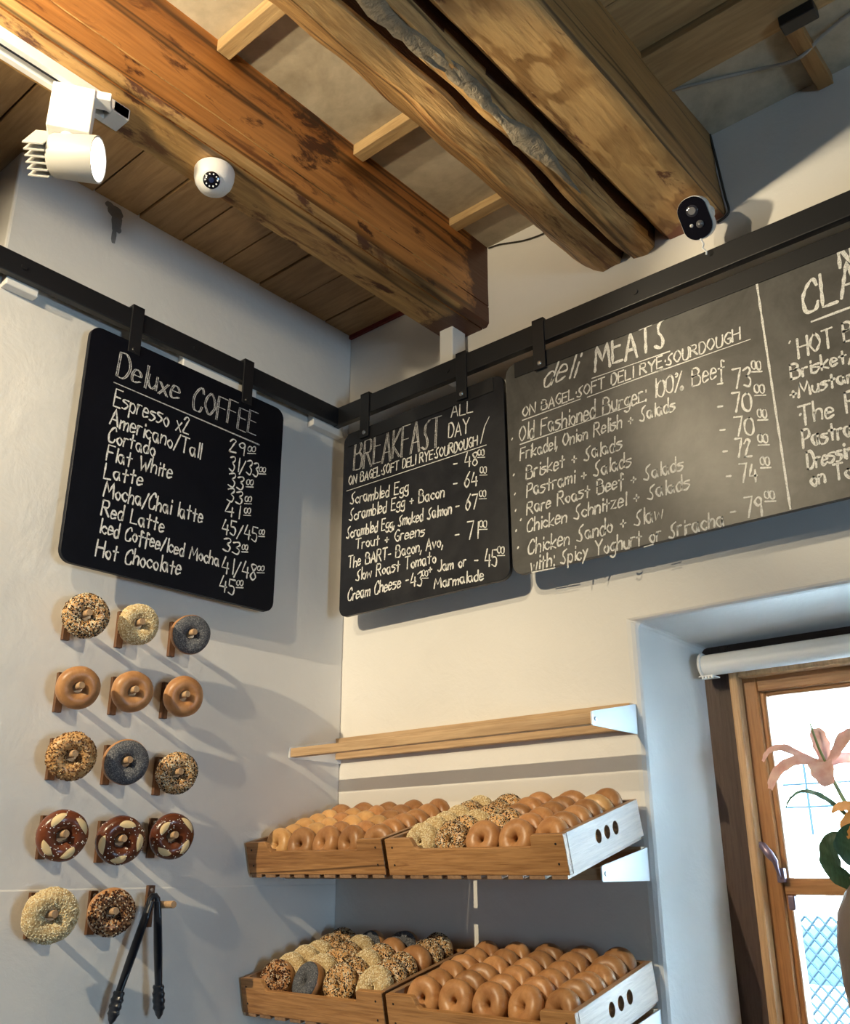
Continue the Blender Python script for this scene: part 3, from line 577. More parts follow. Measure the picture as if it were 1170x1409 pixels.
# deli meats board
off = (1.3, -.079, 2.5)
t = thing('chalkboard', 'wide dusty grey deli meats chalkboard above the window', 'chalkboard', off, 'hanging menu chalkboards')
plate([rrect(1.3, .552, .028)], .012, at(MBk, (.643, -.073, 2.238))).build('board_panel', M_BOARDC, t, smooth=30, bevel=.0015, off=off)
MB().box((.672, -.0875, 2.748), (1.92, -.0852, 2.7902)).build('top_plate', M_BLACK, t, bevel=.0006, off=off)
strap_b(.752); strap_b(1.72)
lettering(t, 'heading_lettering', TXT['C_head'][:1], put_B, .0062, M_CHALK, off, slant=.42)
lettering(t, 'heading_lettering', TXT['C_head'][1:] + TXT['D_head'], put_B, .0078, M_CHALK, off, lines=TXT['D_line'])
lettering(t, 'item_lettering', TXT['C_menu'], put_B, .0044, M_CHALK, off, slant=.1, lines=TXT['C_line'], dots=TXT['C_dot'])
lettering(t, 'item_lettering', TXT['D_menu'], put_B, .0056, M_CHALK, off)
lettering(t, 'price_lettering', TXT['C_price'], put_B, .0050, M_CHALK, off)
lettering(t, 'divider_line', [], put_B, .0075, M_CHALK, off, lines=TXT['C_div'])
# ---------------------------------------------------------------- bagels
RM, RT, RZ = .0325, .0205, .0215          # ring radius, tube radius, half thickness
def tor(th, ph, seed=0, off=0.0, amp=1.0):
    """point and normal on the bagel; th around the ring, ph around the tube (pi/2 = top)"""
    c, s = cos(ph), sin(ph)
    sg = lambda v, e: math.copysign(abs(v) ** e, v)
    f = 1 + amp * .06 * noise.noise(Vector((cos(th) * 1.6 + seed, sin(th) * 1.6, seed * .7))) + amp * .018 * noise.noise(Vector((cos(th) * 5, sin(th) * 5 + seed, ph)))
    rr = RM * (1 + amp * .05 * noise.noise(Vector((cos(th) + seed * 2, sin(th) - seed, 2))))
    x = rr + (RT * f + off) * sg(c, .92); z = (RZ * f + off) * sg(s, .95) if s > 0 else (RZ * f * .86 + off) * sg(s, .75)
    n = Vector((c * cos(th), c * sin(th), s * RT / RZ)).normalized()
    return Vector((x * cos(th), x * sin(th), z)), n
def ring_mesh(name, m, parent, seed, nth=40, nph=20, ph0=0.0, ph1=2 * pi, off=0.0, rough=0.0):
    full = abs(ph1 - ph0 - 2 * pi) < 1e-6; V = []; F = []; k = nph if full else nph + 1
    for i in range(nth):
        for j in range(k):
            ph = ph0 + (ph1 - ph0) * j / nph; th = 2 * pi * i / nth
            edge = 1 if full or 0 < j < nph else -1
            p, n = tor(th, ph, seed, off * edge + (rough * noise.noise(Vector((th * 30, ph * 30, seed))) if rough else 0)); V.append(p)
    for i in range(nth):
        for j in range(nph):
            a, b_ = i * k + j, i * k + (j + 1) % k; i2 = ((i + 1) % nth) * k; F.append((a, i2 + j, i2 + (j + 1) % k, b_))
    return MB().add(V, F).build(name, m, parent, smooth=180)
def seeds(name, m, parent, seed, count, ln, wd_, lo=-.25, hi=pi + .25, tk=.35, label=None):
    rnd = random.Random(seed * 77 + 5); b = MB()
    for _ in range(count):
        th = rnd.random() * 2 * pi
        ph = rnd.uniform(lo, hi)
        if rnd.random() > (RM + RT * cos(ph)) / (RM + RT): continue
        p, n = tor(th, ph, seed); a = rnd.random() * pi; q = n.to_track_quat('Z', 'Y').to_matrix().to_4x4()
        M = Matrix.Translation(p + n * wd_ * .12) @ q @ Matrix.Rotation(a, 4, 'Z') @ Matrix.Rotation(rnd.uniform(-.35, .35), 4, 'Y')
        L = ln * rnd.uniform(.7, 1.15) / 2; W = wd_ * rnd.uniform(.8, 1.2) / 2; T = W * tk * 2
        b.add([(-L, 0, 0), (0, -W, 0), (L, 0, 0), (0, W, 0), (L * .1, 0, T), (-L * .1, 0, -T)], [(0, 1, 4), (1, 2, 4), (2, 3, 4), (3, 0, 4), (1, 0, 5), (2, 1, 5), (3, 2, 5), (0, 3, 5)], M)
    o = b.build(name, m, parent); return tag(o, label, kind='stuff')
def patch_on(b, th0, ph0, L, W, ang, seed, off=.0012):
    V = []; F = []; nu, nv = 10, 4
    for i in range(nu + 1):
        u = -1 + 2 * i / nu; h = (1 - u * u) ** .8 * W
        for j in range(nv + 1):
            v = -1 + 2 * j / nv; du, dv = u * L, v * h; a = du * cos(ang) - dv * sin(ang); c = du * sin(ang) + dv * cos(ang)
            th = th0 + a / RM; ph = ph0 + c / RT
            p, n = tor(th, ph, seed, off * (1 - (u * u) ** 2) * (1 - .7 * v * v) + .0002); V.append(p)
    for i in range(nu):
        for j in range(nv): q = i * (nv + 1) + j; F.append((q, q + nv + 1, q + nv + 2, q + 1))
    b.add(V, F)
def make_bagel(kind, seed, M, label, group=None, pale=False):
    r = thing('bagel', label, 'bagel', M=M, group=group)
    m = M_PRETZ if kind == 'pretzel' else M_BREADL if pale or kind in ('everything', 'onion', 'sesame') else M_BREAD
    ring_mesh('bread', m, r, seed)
    if kind == 'everything': seeds('seed_topping', M_EVERY, r, seed, 1900, .0060, .0028, -.15, pi + .15)
    elif kind == 'onion': seeds('seed_topping', M_ONION, r, seed, 1200, .0066, .0036, -.1, pi + .1)
    elif kind == 'sesame':
        ring_mesh('sesame_coating', M_SESB, r, seed, 40, 16, -.35, pi + .35, .0006)
        seeds('seed_topping', M_SES, r, seed, 1500, .0050, .0029, -.4, pi + .4, .5)
    elif kind == 'poppy': ring_mesh('poppy_coating', M_POPPY, r, seed, 60, 20, .42, pi + .3, .0009, .0005)
    elif kind == 'nut': seeds('crumb_topping', M_NUT, r, seed, 1500, .0075, .0042, .45, pi + .5, .5)
    elif kind == 'pretzel':
        rnd = random.Random(seed)
        for k in range(4):
            b = MB(); patch_on(b, k * pi / 2 + rnd.uniform(-.25, .25) + seed, pi * .5 + rnd.uniform(-.6, .0), .0165, .0075, rnd.uniform(-.5, .5), seed)
            b.build('scored_cut', M_CUT, r, smooth=60)
        b = MB()
        for _ in range(75):
            p, n = tor(rnd.random() * 2 * pi, rnd.gauss(pi * .45, .5), seed); s_ = rnd.uniform(.0005, .0010)
            b.box((-s_, -s_, -s_ * .5), (s_, s_, s_), Matrix.Translation(p) @ n.to_track_quat('Z', 'Y').to_matrix().to_4x4() @ Matrix.Rotation(rnd.random() * 3, 4, 'Z'))
        tag(b.build('salt_topping', M_SALT, r), kind='stuff')
    return r

# ---------------------------------------------------------------- pegs and the bagels hung on the left wall
def make_peg(M, label):
    r = thing('wall_peg', label, 'peg', M=M, group='bagel pegs on the left wall')
    MB().box((0, -.0082, -.042), (.010, .0082, .040)).build('back_strip', M_STRIP, r, bevel=.001)
    MB().lathe([(0, 0), (.0072, 0), (.0074, .002), (.0074, .0815), (.0068, .083), (0, .083)], 10, facing((.0095, 0, .002), (1, 0, .02))).build('dowel', M_DOWEL, r, smooth=40)
    MB().lathe([(0, .002), (.003, .0015), (.004, 0)], 10, facing((.010, 0, .031), (1, 0, 0))).build('screw', M_STEEL, r, smooth=40)
    return r
rows = [('everything', -0.822, 2.098, 0.0470, 'bagel crusted in black and white seeds, first in the top row under the coffee board', 1),
 ('sesame', -0.696, 2.103, 0.0442, 'pale sesame bagel in the top wall row under the coffee board', 2),
 ('poppy', -0.558, 2.105, 0.0454, 'dark poppy seed bagel at the right end of the top wall row', 3),
 ('plain', -0.819, 1.948, 0.0440, 'plain golden bagel on the wall directly below the black and white seeded one', 4),
 ('plain', -0.693, 1.957, 0.0442, 'plain golden bagel in the middle of the second wall row', 5),
 ('plain', -0.563, 1.963, 0.0452, 'plain browner bagel at the right end of the second wall row', 6),
 ('onion', -0.815, 1.813, 0.0475, 'toasted brown flake bagel at the left of the third wall row', 7),
 ('poppy', -0.691, 1.811, 0.0469, 'dark poppy seed bagel in the middle of the third wall row', 8),
 ('everything', -0.563, 1.797, 0.0450, 'black and white seeded bagel at the right of the third wall row', 9),
 ('pretzel', -0.813, 1.663, 0.0488, 'dark pretzel bagel with salt at the left of the fourth wall row', 10),
 ('pretzel', -0.685, 1.657, 0.0487, 'dark pretzel bagel with salt in the middle of the fourth wall row', 11),
 ('pretzel', -0.562, 1.667, 0.0475, 'dark pretzel bagel at the right of the fourth wall row above the tongs', 12),
 ('sesame', -0.816, 1.521, 0.0502, 'large pale sesame bagel at the left of the bottom wall row', 13),
 ('nut', -0.688, 1.523, 0.0459, 'bagel crusted with dark crumbs on the wall beside the tongs', 14)]
ordn = ['first', 'second', 'third', 'fourth', 'bottom']; colw = ['left', 'middle', 'right']
peg0 = None
for i, (kind, y, z, rad, lab, sd) in enumerate(rows):
    s_ = rad / (RM + RT); rnd = random.Random(sd)
    n = Vector((.93, -.27 + rnd.uniform(-.12, .1), -.22 + rnd.uniform(-.06, .06)))
    make_bagel(kind, sd, facing((.069, y + .001, z), n, rnd.random() * 6 if kind != 'pretzel' else 0, s_), lab, 'bagels hung on wall pegs')
    r, c = divmod(i, 3)
    pl = 'walnut peg with pale dowel holding the %s bagel of the %s wall row' % (colw[c], ordn[r])
    bz = z + (RM - RT) * s_ - .0088
    M = Matrix.Translation((.0 if z > 1.6 else .0012, y - .004, bz - .003))
    if peg0 is None: peg0 = make_peg(M, pl)
    else: dup(peg0, M, pl, 'bagel pegs on the left wall')
dup(peg0, Matrix.Translation((.0012, -.558, 1.530)), 'walnut peg with pale dowel that the black tongs hang from', 'bagel pegs on the left wall')

# tongs hanging open over the last peg
t = thing('tongs', 'black serving tongs hanging open on the last wall peg', 'tongs', (.06, -.585, 1.542))
def arm(top, bot, tip, w0):
    top, bot, tip = Vector(top), Vector(bot), Vector(tip)
    d = (bot - top).normalized(); side = Vector((1, 0, 0)); nrm = d.cross(side).normalized()
    b = MB(); k = 14; V = []; F = []
    for i in range(k + 1):
        u = i / k; p = top.lerp(bot, u); wx = .0095 + .003 * sin(u * pi); hh = .0062
        for a in range(10):
            an = 2 * pi * a / 10; V.append(p + side * cos(an) * wx + nrm * sin(an) * hh)
    for i in range(k):
        for a in range(10): F.append((i * 10 + a, i * 10 + (a + 1) % 10, (i + 1) * 10 + (a + 1) % 10, (i + 1) * 10 + a))
    F += [tuple(range(10))[::-1], tuple(k * 10 + a for a in range(10))]
    o = b.add(V, F).build('arm', M_BLKPL, t, smooth=60)
    b = MB(); V = []; F = []; k = 16; d2 = (tip - bot).normalized(); nr2 = d2.cross(side).normalized()
    for i in range(k + 1):
        u = i / k; p = bot.lerp(tip, u); env = sin(pi * min(1, .18 + u * .82)) ** .6; wx = (.008 + .009 * env) * (1 + .09 * sin(u * 30)) * (1 if u < .8 else 1 - (u - .8) * 3.6); hh = .0056 * (1 + .12 * sin(u * 30)) * (1 if u < .7 else 1 - (u - .7) * 1.6)
        for a in range(10):
            an = 2 * pi * a / 10; V.append(p + side * cos(an) * wx + nr2 * (sin(an) * hh * (1 + .5 * env)))
    for i in range(k):
        for a in range(10): F.append((i * 10 + a, i * 10 + (a + 1) % 10, (i + 1) * 10 + (a + 1) % 10, (i + 1) * 10 + a))
    F += [tuple(range(10))[::-1], tuple(k * 10 + a for a in range(10))]
    b.add(V, F).build('scalloped_tip', M_BLKPL, t, smooth=60)
arm((0, -.006, -.002), (-.01, -.053, -.165), (-.012, -.064, -.222), 0)
arm((.004, .007, -.002), (.0, .030, -.160), (-.002, .040, -.222), 0)
MB().tube([(0, -.010, -.012), (0, -.009, .001), (.001, -.004, .008), (.002, .002, .0085), (.003, .007, .003), (.004, .009, -.012)], .0062, 10).build('hinge_bend', M_BLKPL, t, smooth=60)

# ---------------------------------------------------------------- racks and trays
def make_rack(z0, label):
    """z0 = underside of the front rail at the wall face y = 0"""
    r = thing('wall_rack', label, 'rack', (.45, 0, z0), 'wall racks for bagel trays')
    MB().box((-.446, -.180, .002), (.434, -.160, .024)).build('front_rail', M_RAIL_W, r, bevel=.0015)
    MB().box((-.446, -.022, .008), (.434, -.001, .063)).build('back_rail', M_RAIL_W, r, bevel=.0015)
    for x in (-.449, .434):
        P = [(.0, 0), (.0, .058), (.176, .030), (.182, .026), (.182, .0015), (.178, 0)]
        P = [(-.0005, -.001), (-.0005, .062), (-.181, .027), (-.1835, .024), (-.1835, .001), (-.181, -.001)]
        V = [(x, y, z) for y, z in P] + [(x + .0035, y, z) for y, z in P]; k = len(P)
        MB().add(V, [tuple(range(k))[::-1], tuple(range(k, 2 * k))] + [(i, (i + 1) % k, k + (i + 1) % k, k + i) for i in range(k)]).build('bracket', M_WMETAL, r, bevel=.0005)
    for zz, yy in ((.013, -.170),):
        s_ = MB().lathe([(0, .0022), (.0035, .0018), (.0045, 0)], 12, facing((.4375, yy, zz), (1, 0, 0))).build('screw', M_STEEL, r, smooth=40)
    return r
make_rack(1.864, 'empty pine rail rack on white brackets, topmost of three')
make_rack(1.578, 'pine rail rack carrying the upper pair of bagel trays')
make_rack(1.288, 'pine rail rack carrying the lower pair of bagel trays')

TW, TL, TH, TT = .434, .292, .072, .013
def make_tray(M, label):
    r = thing('bagel_tray', label, 'tray', M=M, group='wooden bagel trays')
    # front: xz outline with the lowered middle
    c0, c1, lo = .072, .362, .050
    P = [(0, 0), (TW, 0), (TW, TH), (c1 + .004, TH), (c1, TH - .004), (c1, lo + .004), (c1 - .004, lo), (c0 + .014, lo), (c0 + .006, lo + .005), (c0, TH - .006), (c0 - .005, TH), (0, TH)]
    plate([P], TT, at(MBk, (0, TT, 0))).build('front_panel', M_TRAY, r, bevel=.0015)
    plate([[(TT, 0), (TW - TT, 0), (TW - TT, TH), (TT, TH)]], TT, at(MBk, (0, TL, 0))).build('back_panel', M_TRAY, r, bevel=.001)
    MS = Matrix(((0, 0, 1, 0), (1, 0, 0, 0), (0, 1, 0, 0), (0, 0, 0, 1)))
    side = [[(TT, 0), (TL, 0), (TL, TH), (TT, TH)]] + [circ(TL * .5 + k * .034 + .008, TH * .55, .0105, 20, .0125) for k in (-1, 0, 1)]
    for x in (0, TW - TT):
        plate(side, TT, at(MS, (x, 0, 0))).build('side_panel', M_TRAYS, r, bevel=.001)
    # the box joint ends of the side boards show on the front face edge
    for x in (TT * .5, TW - TT * .5):
        for z in (.02, .055): MB().lathe([(0, .0006), (.0022, .0005), (.0024, 0)], 10, facing((x + (.012 if x < .1 else -.012), 0, z), (0, -1, 0))).build('nail', M_DARK, r)
    MB().box((TT, TT, .0005), (TW - TT, TL - TT, .0115)).build('base_panel', M_TRAYS, r)
    n = 9
    for k in range(n):
        x = .006 + k * (TW - .012 - .034) / (n - 1); MB().box((x, .001, -.007), (x + .034, TL - .001, 0)).build('base_slat', M_TRAYS, r, bevel=.0008)
    return r
def tray_matrix(x, y, z, tilt): return Matrix.Translation((x, y, z)) @ Matrix.Rotation(tilt, 4, 'X')
tA = radians(14.6); tB = radians(12.4)
TM = [tray_matrix(.008, -.292, 1.5895, tA), tray_matrix(.4525, -.292, 1.5885, tA), tray_matrix(.008, -.287, 1.3022, tB), tray_matrix(.4525, -.287, 1.3012, tB)]
TLAB = ['wooden tray of plain golden bagels on the middle rack beside the left wall', 'wooden tray of seeded and plain bagels on the middle rack beside the window',
        'wooden tray of mixed seeded and poppy bagels on the bottom rack', 'wooden tray of glossy plain bagels on the bottom rack beside the window']
t0 = make_tray(TM[0], TLAB[0])
for M, l in zip(TM[1:], TLAB[1:]): dup(t0, M, l, 'wooden bagel trays')

E_, S_, P_, O_, N_, L_ = 'everything', 'sesame', 'poppy', 'plain', 'nut', 'pale'
PLAN = [[[L_, L_, L_, L_, L_, O_], [O_, L_, L_, O_, L_, O_], [O_, O_, L_, L_, O_, O_], [O_, O_, L_, O_, O_, O_], [O_] * 6],
        [[S_, S_, S_, S_, E_, S_], [E_, E_, S_, E_, E_, E_], [O_, E_, E_, O_, O_, O_], [O_] * 6, [O_, O_, O_, O_, L_, O_]],
        [[N_, S_, S_, S_, E_, E_], [P_, S_, E_, E_, S_, P_], [E_, E_, S_, E_, O_, P_], [S_, E_, E_, O_, E_, E_]],
        [[O_] * 6 for _ in range(5)]]
TN = ['upper left tray', 'upper right tray', 'lower left tray', 'lower right tray']
CN5 = ['leftmost', 'second from left', 'middle', 'fourth from left', 'rightmost']; CN4 = ['leftmost', 'second from left', 'third from left', 'rightmost']; RN = ['front row', 'second row', 'third row', 'fourth row', 'fifth row', 'back row']
KN = {E_: 'mixed seed', S_: 'pale sesame', P_: 'dark poppy', O_: 'plain brown', N_: 'dark crumb', L_: 'pale golden'}
proto = {}
RM, RT, RZ = .0295, .0235, .0225
for ti, plan in enumerate(PLAN):
    nc = len(plan); CN = CN5 if nc == 5 else CN4; pt = (TW - 2 * TT - .006) / nc
    for c in range(nc):
        for r_ in range(6):
            k = plan[c][r_]; rnd = random.Random(ti * 100 + c * 10 + r_)
            sc = rnd.uniform(.96, 1.0) * (pt if nc == 5 else .090) / (2 * (RM + RT)); rad = (RM + RT) * sc
            x = TT + .003 + pt * (c + .5) + rnd.uniform(-.0015, .0015); y = .046 + r_ * .0415
            lean = radians(24 + rnd.uniform(-5, 6)) ; z = .0115 + .0022 * r_ + rad * (.98 + .02 * rnd.random())
            if ti == 2 and c == 1 and r_ == 0: lean = radians(34)
            yaw = rnd.uniform(-.2, .2)
            n = Vector((sin(yaw), -cos(yaw) * cos(lean), sin(lean)))
            M = TM[ti] @ facing((x, y + .006, z + .002), n, 0, 1) @ Matrix.Rotation(rnd.random() * 6.28, 4, 'Z') @ Matrix.Scale(sc, 4)
            lab = '%s bagel, %s in %s of %s' % (KN[k], CN[c], RN[r_], TN[ti])
            g = 'bagels in the ' + TN[ti]; key = (k, rnd.randrange(3 if k in (O_, L_) else 2))
            if key not in proto: proto[key] = make_bagel('plain' if k == L_ else k, 40 + len(proto), M, lab, g, k == L_)
            else: dup(proto[key], M, lab, g)
# ---------------------------------------------------------------- window
wy = .25
wn = struct(thing('window_1', None, None, (1.45, wy, 1.12))); off = (1.45, wy, 1.12)
x0, x1, zt, zb = .944, 1.974, 2.073, 1.12
def frame_mesh(xa, xb, za, zb_, wd, ya, yb, name, ms, mx, bev=.003):
    for (p, q, m) in (((xa, ya, za), (xa + wd, yb, zb_), ms), ((xb - wd, ya, za), (xb, yb, zb_), ms)):
        MB().box(p, q).build(name, m, wn, bevel=bev, off=off)
    for (p, q, m) in (((xa + wd, ya, zb_ - wd), (xb - wd, yb, zb_), mx), ((xa + wd, ya, za), (xb - wd, yb, za + wd), mx)):
        MB().box(p, q).build(name, m, wn, bevel=bev, off=off)
M_CASX = wood('dark_window_casing_head', (.065, .038, .028), (.035, .02, .015), 'X', 14, .06, None, .5, 5, .4, .5, .3, False)
frame_mesh(x0 - .01, x1 + .01, zb - .02, zt + .012, .070, .235, .33, 'casing', M_CASING, M_CASX)
frame_mesh(x0 + .058, x1 - .058, zb + .046, zt - .056, .020, .222, .30, 'bead', M_BEAD, M_BEAD, .006)
frame_mesh(x0 + .076, x1 - .076, zb + .064, zt - .074, .034, .250, .31, 'sash', M_SASH, M_SASHX, .003)
frame_mesh(x0 + .104, x1 - .104, zb + .092, zt - .100, .018, .262, .30, 'sash_moulding', M_SASH, M_SASHX, .005)
MB().box((x0 + .112, .256, 1.548), (x1 - .112, .300, 1.581)).build('glazing_bar', M_SASHX, wn, bevel=.003, off=off)
MB().box((x0 + .116, .278, zb + .1), (x1 - .116, .282, 1.55)).build('pane', M_GLASS, wn, off=off)
MB().box((x0 + .116, .278, 1.579), (x1 - .116, .282, zt - .11)).build('pane', M_GLASS, wn, off=off)
M_HAND = plain('bronze_purple_handle', (.23, .17, .22), .3, .6)
hb = MB().box((1.050, .238, 1.572), (1.066, .252, 1.60)).build('window_handle', M_HAND, wn, bevel=.002, off=off)
MB().tube([(1.058, .236, 1.582), (1.0575, .225, 1.60), (1.057, .222, 1.613), (1.048, .221, 1.626), (1.034, .222, 1.645), (1.029, .224, 1.650)], [.003, .004, .006, .009, .008, .003], 10).build('lever', M_HAND, hb, smooth=60, off=off)
MB().box((1.066, .240, 1.520), (1.080, .262, 1.548)).build('window_latch', M_HAND, wn, bevel=.003, off=off)
struct(MB().box((.885, .004, 1.085), (2.03, .30, 1.1215)).build('window_sill', M_SASHX, bevel=.004))
# roller blind
t = thing('roller_blind', 'white rolled up roller blind across the window top', 'blind', (.955, .2, 2.028))
MB().tube([(.006, 0, 0), (1.005, 0, 0)], .0235, 24).build('rolled_fabric', plaster('white_blind_fabric', (.80, .80, .78), .08, 30, .1), t, smooth=40)
b = MB().lathe([(0, .004), (.022, .004), (.0275, .003), (.0285, .0015), (.0285, -.0015), (.027, -.003), (0, -.003)], 28, facing((.003, 0, 0), (-1, 0, 0)))
b.build('end_cap', M_WHITE, t, smooth=40)
b = MB().lathe([(0, .004), (.022, .004), (.0275, .003), (.0285, .0015), (.0285, -.0015), (.027, -.003), (0, -.003)], 28, facing((1.008, 0, 0), (1, 0, 0))).build('end_cap', M_WHITE, t, smooth=40)
b = MB().box((.0, -.026, -.0295), (.034, .012, -.0265))
for k in range(4): b.box((.008 + k * .007, -.027, -.0345), (.012 + k * .007, -.020, -.029))
b.build('end_bracket', M_WHITE, t, bevel=.0006)
MB().box((-.006, .0, .0), (.0, .045, .03)).build('wall_bracket', M_WHITE, t, bevel=.001)

# ---------------------------------------------------------------- lily in a vase on the sill
M_PETAL, nt, bb = mat('pink_lily_petal'); v = coords(nt); a = noi(nt, v, 40, 3, .5)
nt.links.new(ramp(nt, a, [(.3, (.68, .36, .32)), (.65, (.86, .62, .55))]), bb.inputs['Base Color']); bb.inputs['Roughness'].default_value = .55
bb.inputs['Subsurface Weight'].default_value = .15; bb.inputs['Subsurface Radius'].default_value = (.01, .005, .004)
M_PETALO = plain('orange_lily_petal', (.62, .30, .08), .55)
M_LEAF = wood('dark_green_leaf', (.05, .105, .06), (.025, .06, .035), 'Z', 20, .2, None, .5, 5, .4, .4, .15, False)
M_STEM = plain('pale_green_stem', (.20, .27, .11), .5)
M_VASE = plaster('speckled_stone_vase', (.26, .20, .16), .4, 60, .2)
vc = Vector((1.292, .125, 1.122))
vase = thing('vase', 'round speckled stone vase on the window sill holding the lily', 'vase', vc)
MB().lathe([(0, 0), (.045, 0), (.052, .006), (.066, .06), (.0805, .16), (.094, .28), (.0955, .35), (.088, .40), (.070, .435), (.056, .452), (.058, .462), (.052, .462), (.05, .448), (.07, .42), (.085, .36), (.08, .28), (.05, .05), (0, .02)], 40).build('body', M_VASE, vase, smooth=60)
lily = thing('lily', 'tall pink lily with green leaves in the stone vase by the window', 'flower', vc)
def leafsheet(name, path, widths, nrm, m, th=.0012, cup=.25, parent=None, off=None):
    """a curved blade with thickness: path of points, half widths, a rough face normal"""
    P = [Vector(p) for p in path]; Q = []; Wd = []
    for i in range(len(P) - 1):
        p0 = P[max(i - 1, 0)]; p1 = P[i]; p2 = P[i + 1]; p3 = P[min(i + 2, len(P) - 1)]
        for k in range(6):
            t_ = k / 6; Q.append(.5 * ((2 * p1) + (p2 - p0) * t_ + (2 * p0 - 5 * p1 + 4 * p2 - p3) * t_ * t_ + (3 * p1 - p0 - 3 * p2 + p3) * t_ ** 3)); Wd.append(widths[i] * (1 - t_) + widths[i + 1] * t_)
    Q.append(P[-1]); Wd.append(widths[-1]); V = []; F = []; nv = 7; n = len(Q)
    for s_ in (1, -1):
        for i, q in enumerate(Q):
            tg = (Q[min(i + 1, n - 1)] - Q[max(i - 1, 0)]).normalized(); sd = tg.cross(Vector(nrm)).normalized(); up = sd.cross(tg)
            for j in range(nv):
                u = -1 + 2 * j / (nv - 1); h = Wd[i] * (1 + .06 * sin(i * 1.3))
                V.append(q + sd * u * h + up * (cup * h * u * u + .0006 * sin(i * 2 + u * 4) + s_ * th / 2 * (1 - .8 * u * u)))
    for s_ in (0, 1):
        for i in range(n - 1):
            for j in range(nv - 1):
                a_ = s_ * n * nv + i * nv + j; f = (a_, a_ + 1, a_ + nv + 1, a_ + nv); F.append(f if s_ else f[::-1])
    B_ = n * nv
    for i in range(n - 1):
        for j in (0, nv - 1): a_ = i * nv + j; F.append((a_, a_ + nv, B_ + a_ + nv, B_ + a_))
    for i in (0, n - 1):
        for j in range(nv - 1): a_ = i * nv + j; F.append((a_, a_ + 1, B_ + a_ + 1, B_ + a_))
    return MB().add(V, F).build(name, m, parent, smooth=70, off=off)
c = (1.222, .125, 1.786); nf = (.3, -1, .15)
PET = [([c, (1.216, .128, 1.825), (1.210, .130, 1.850), (1.2085, .132, 1.860)], [.010, .0165, .0145, .006], (.2, -1, .1)),
       ([c, (1.185, .11, 1.803), (1.150, .10, 1.822), (1.122, .098, 1.818), (1.106, .10, 1.800)], [.006, .009, .011, .008, .003], (.15, -.75, .75)),
       ([c, (1.185, .095, 1.797), (1.150, .088, 1.785), (1.128, .09, 1.765), (1.117, .093, 1.745)], [.006, .011, .013, .012, .006], (-.3, -1, .35)),
       ([(1.218, .115, 1.792), (1.222, .09, 1.785), (1.230, .075, 1.765), (1.236, .075, 1.745)], [.013, .023, .021, .009], (.1, -1, .35)),
       ([c, (1.245, .11, 1.805), (1.268, .105, 1.832), (1.288, .11, 1.838), (1.303, .12, 1.822)], [.006, .010, .014, .012, .004], (.2, -.9, .5)),
       ([c, (1.252, .12, 1.796), (1.285, .115, 1.792), (1.312, .118, 1.770)], [.006, .012, .013, .004], (0, -1, .5))]
for p, wd_, nn in PET: leafsheet('petal', p, wd_, nn, M_PETAL, parent=lily, off=vc)
MB().tube([(1.222, .12, 1.790), (1.216, .108, 1.82), (1.2075, .104, 1.866)], [.0028, .0026, .0018], 8).build('pistil', M_STEM, lily, smooth=60, off=vc)
MB().tube([(1.224, .12, 1.775), (1.238, .12, 1.738), (1.252, .122, 1.70), (1.27, .124, 1.64), (1.284, .125, 1.57), (1.29, .125, 1.50), (1.29, .125, 1.44)], [.0035, .004, .0042, .0045, .005, .005, .005], 10).build('stem', M_STEM, lily, smooth=60, off=vc)
LE = [([(1.262, .122, 1.672), (1.232, .115, 1.708), (1.200, .108, 1.732), (1.172, .105, 1.738), (1.150, .105, 1.727), (1.137, .106, 1.710)], [.003, .006, .008, .007, .005, .002], (0, -.55, .85)),
      ([(1.288, .12, 1.54), (1.225, .10, 1.585), (1.214, .094, 1.615), (1.220, .092, 1.645), (1.242, .094, 1.658)], [.004, .016, .022, .018, .004], (-.25, -1, .2)),
      ([(1.286, .12, 1.58), (1.252, .09, 1.615), (1.246, .085, 1.64), (1.262, .085, 1.662), (1.292, .09, 1.672)], [.003, .012, .020, .016, .004], (.2, -1, .1)),
      ([(1.282, .13, 1.60), (1.33, .12, 1.66), (1.375, .115, 1.672), (1.412, .115, 1.642)], [.004, .015, .018, .003], (0, -.7, .7))]
for p, wd_, nn in LE: leafsheet('leaf', p, wd_, nn, M_LEAF, parent=lily, off=vc)
l2 = thing('lily', 'orange lily petals just below the pink bloom at the window edge', 'flower', vc)
for p, wd_, nn in [([(1.285, .12, 1.685), (1.262, .105, 1.705), (1.240, .098, 1.706), (1.226, .098, 1.697)], [.006, .013, .010, .002], (0, -.8, .6)),
                   ([(1.285, .12, 1.685), (1.268, .095, 1.688), (1.254, .085, 1.670), (1.252, .085, 1.650)], [.008, .016, .014, .004], (-.3, -1, .3)),
                   ([(1.285, .12, 1.685), (1.31, .11, 1.708), (1.335, .11, 1.70)], [.008, .014, .003], (.2, -.8, .5))]:
    leafsheet('petal', p, wd_, nn, M_PETALO, parent=l2, off=vc)
MB().tube([(1.285, .122, 1.684), (1.292, .128, 1.62), (1.296, .128, 1.54), (1.297, .128, 1.44)], .0042, 8).build('stem', M_STEM, l2, smooth=60, off=vc)

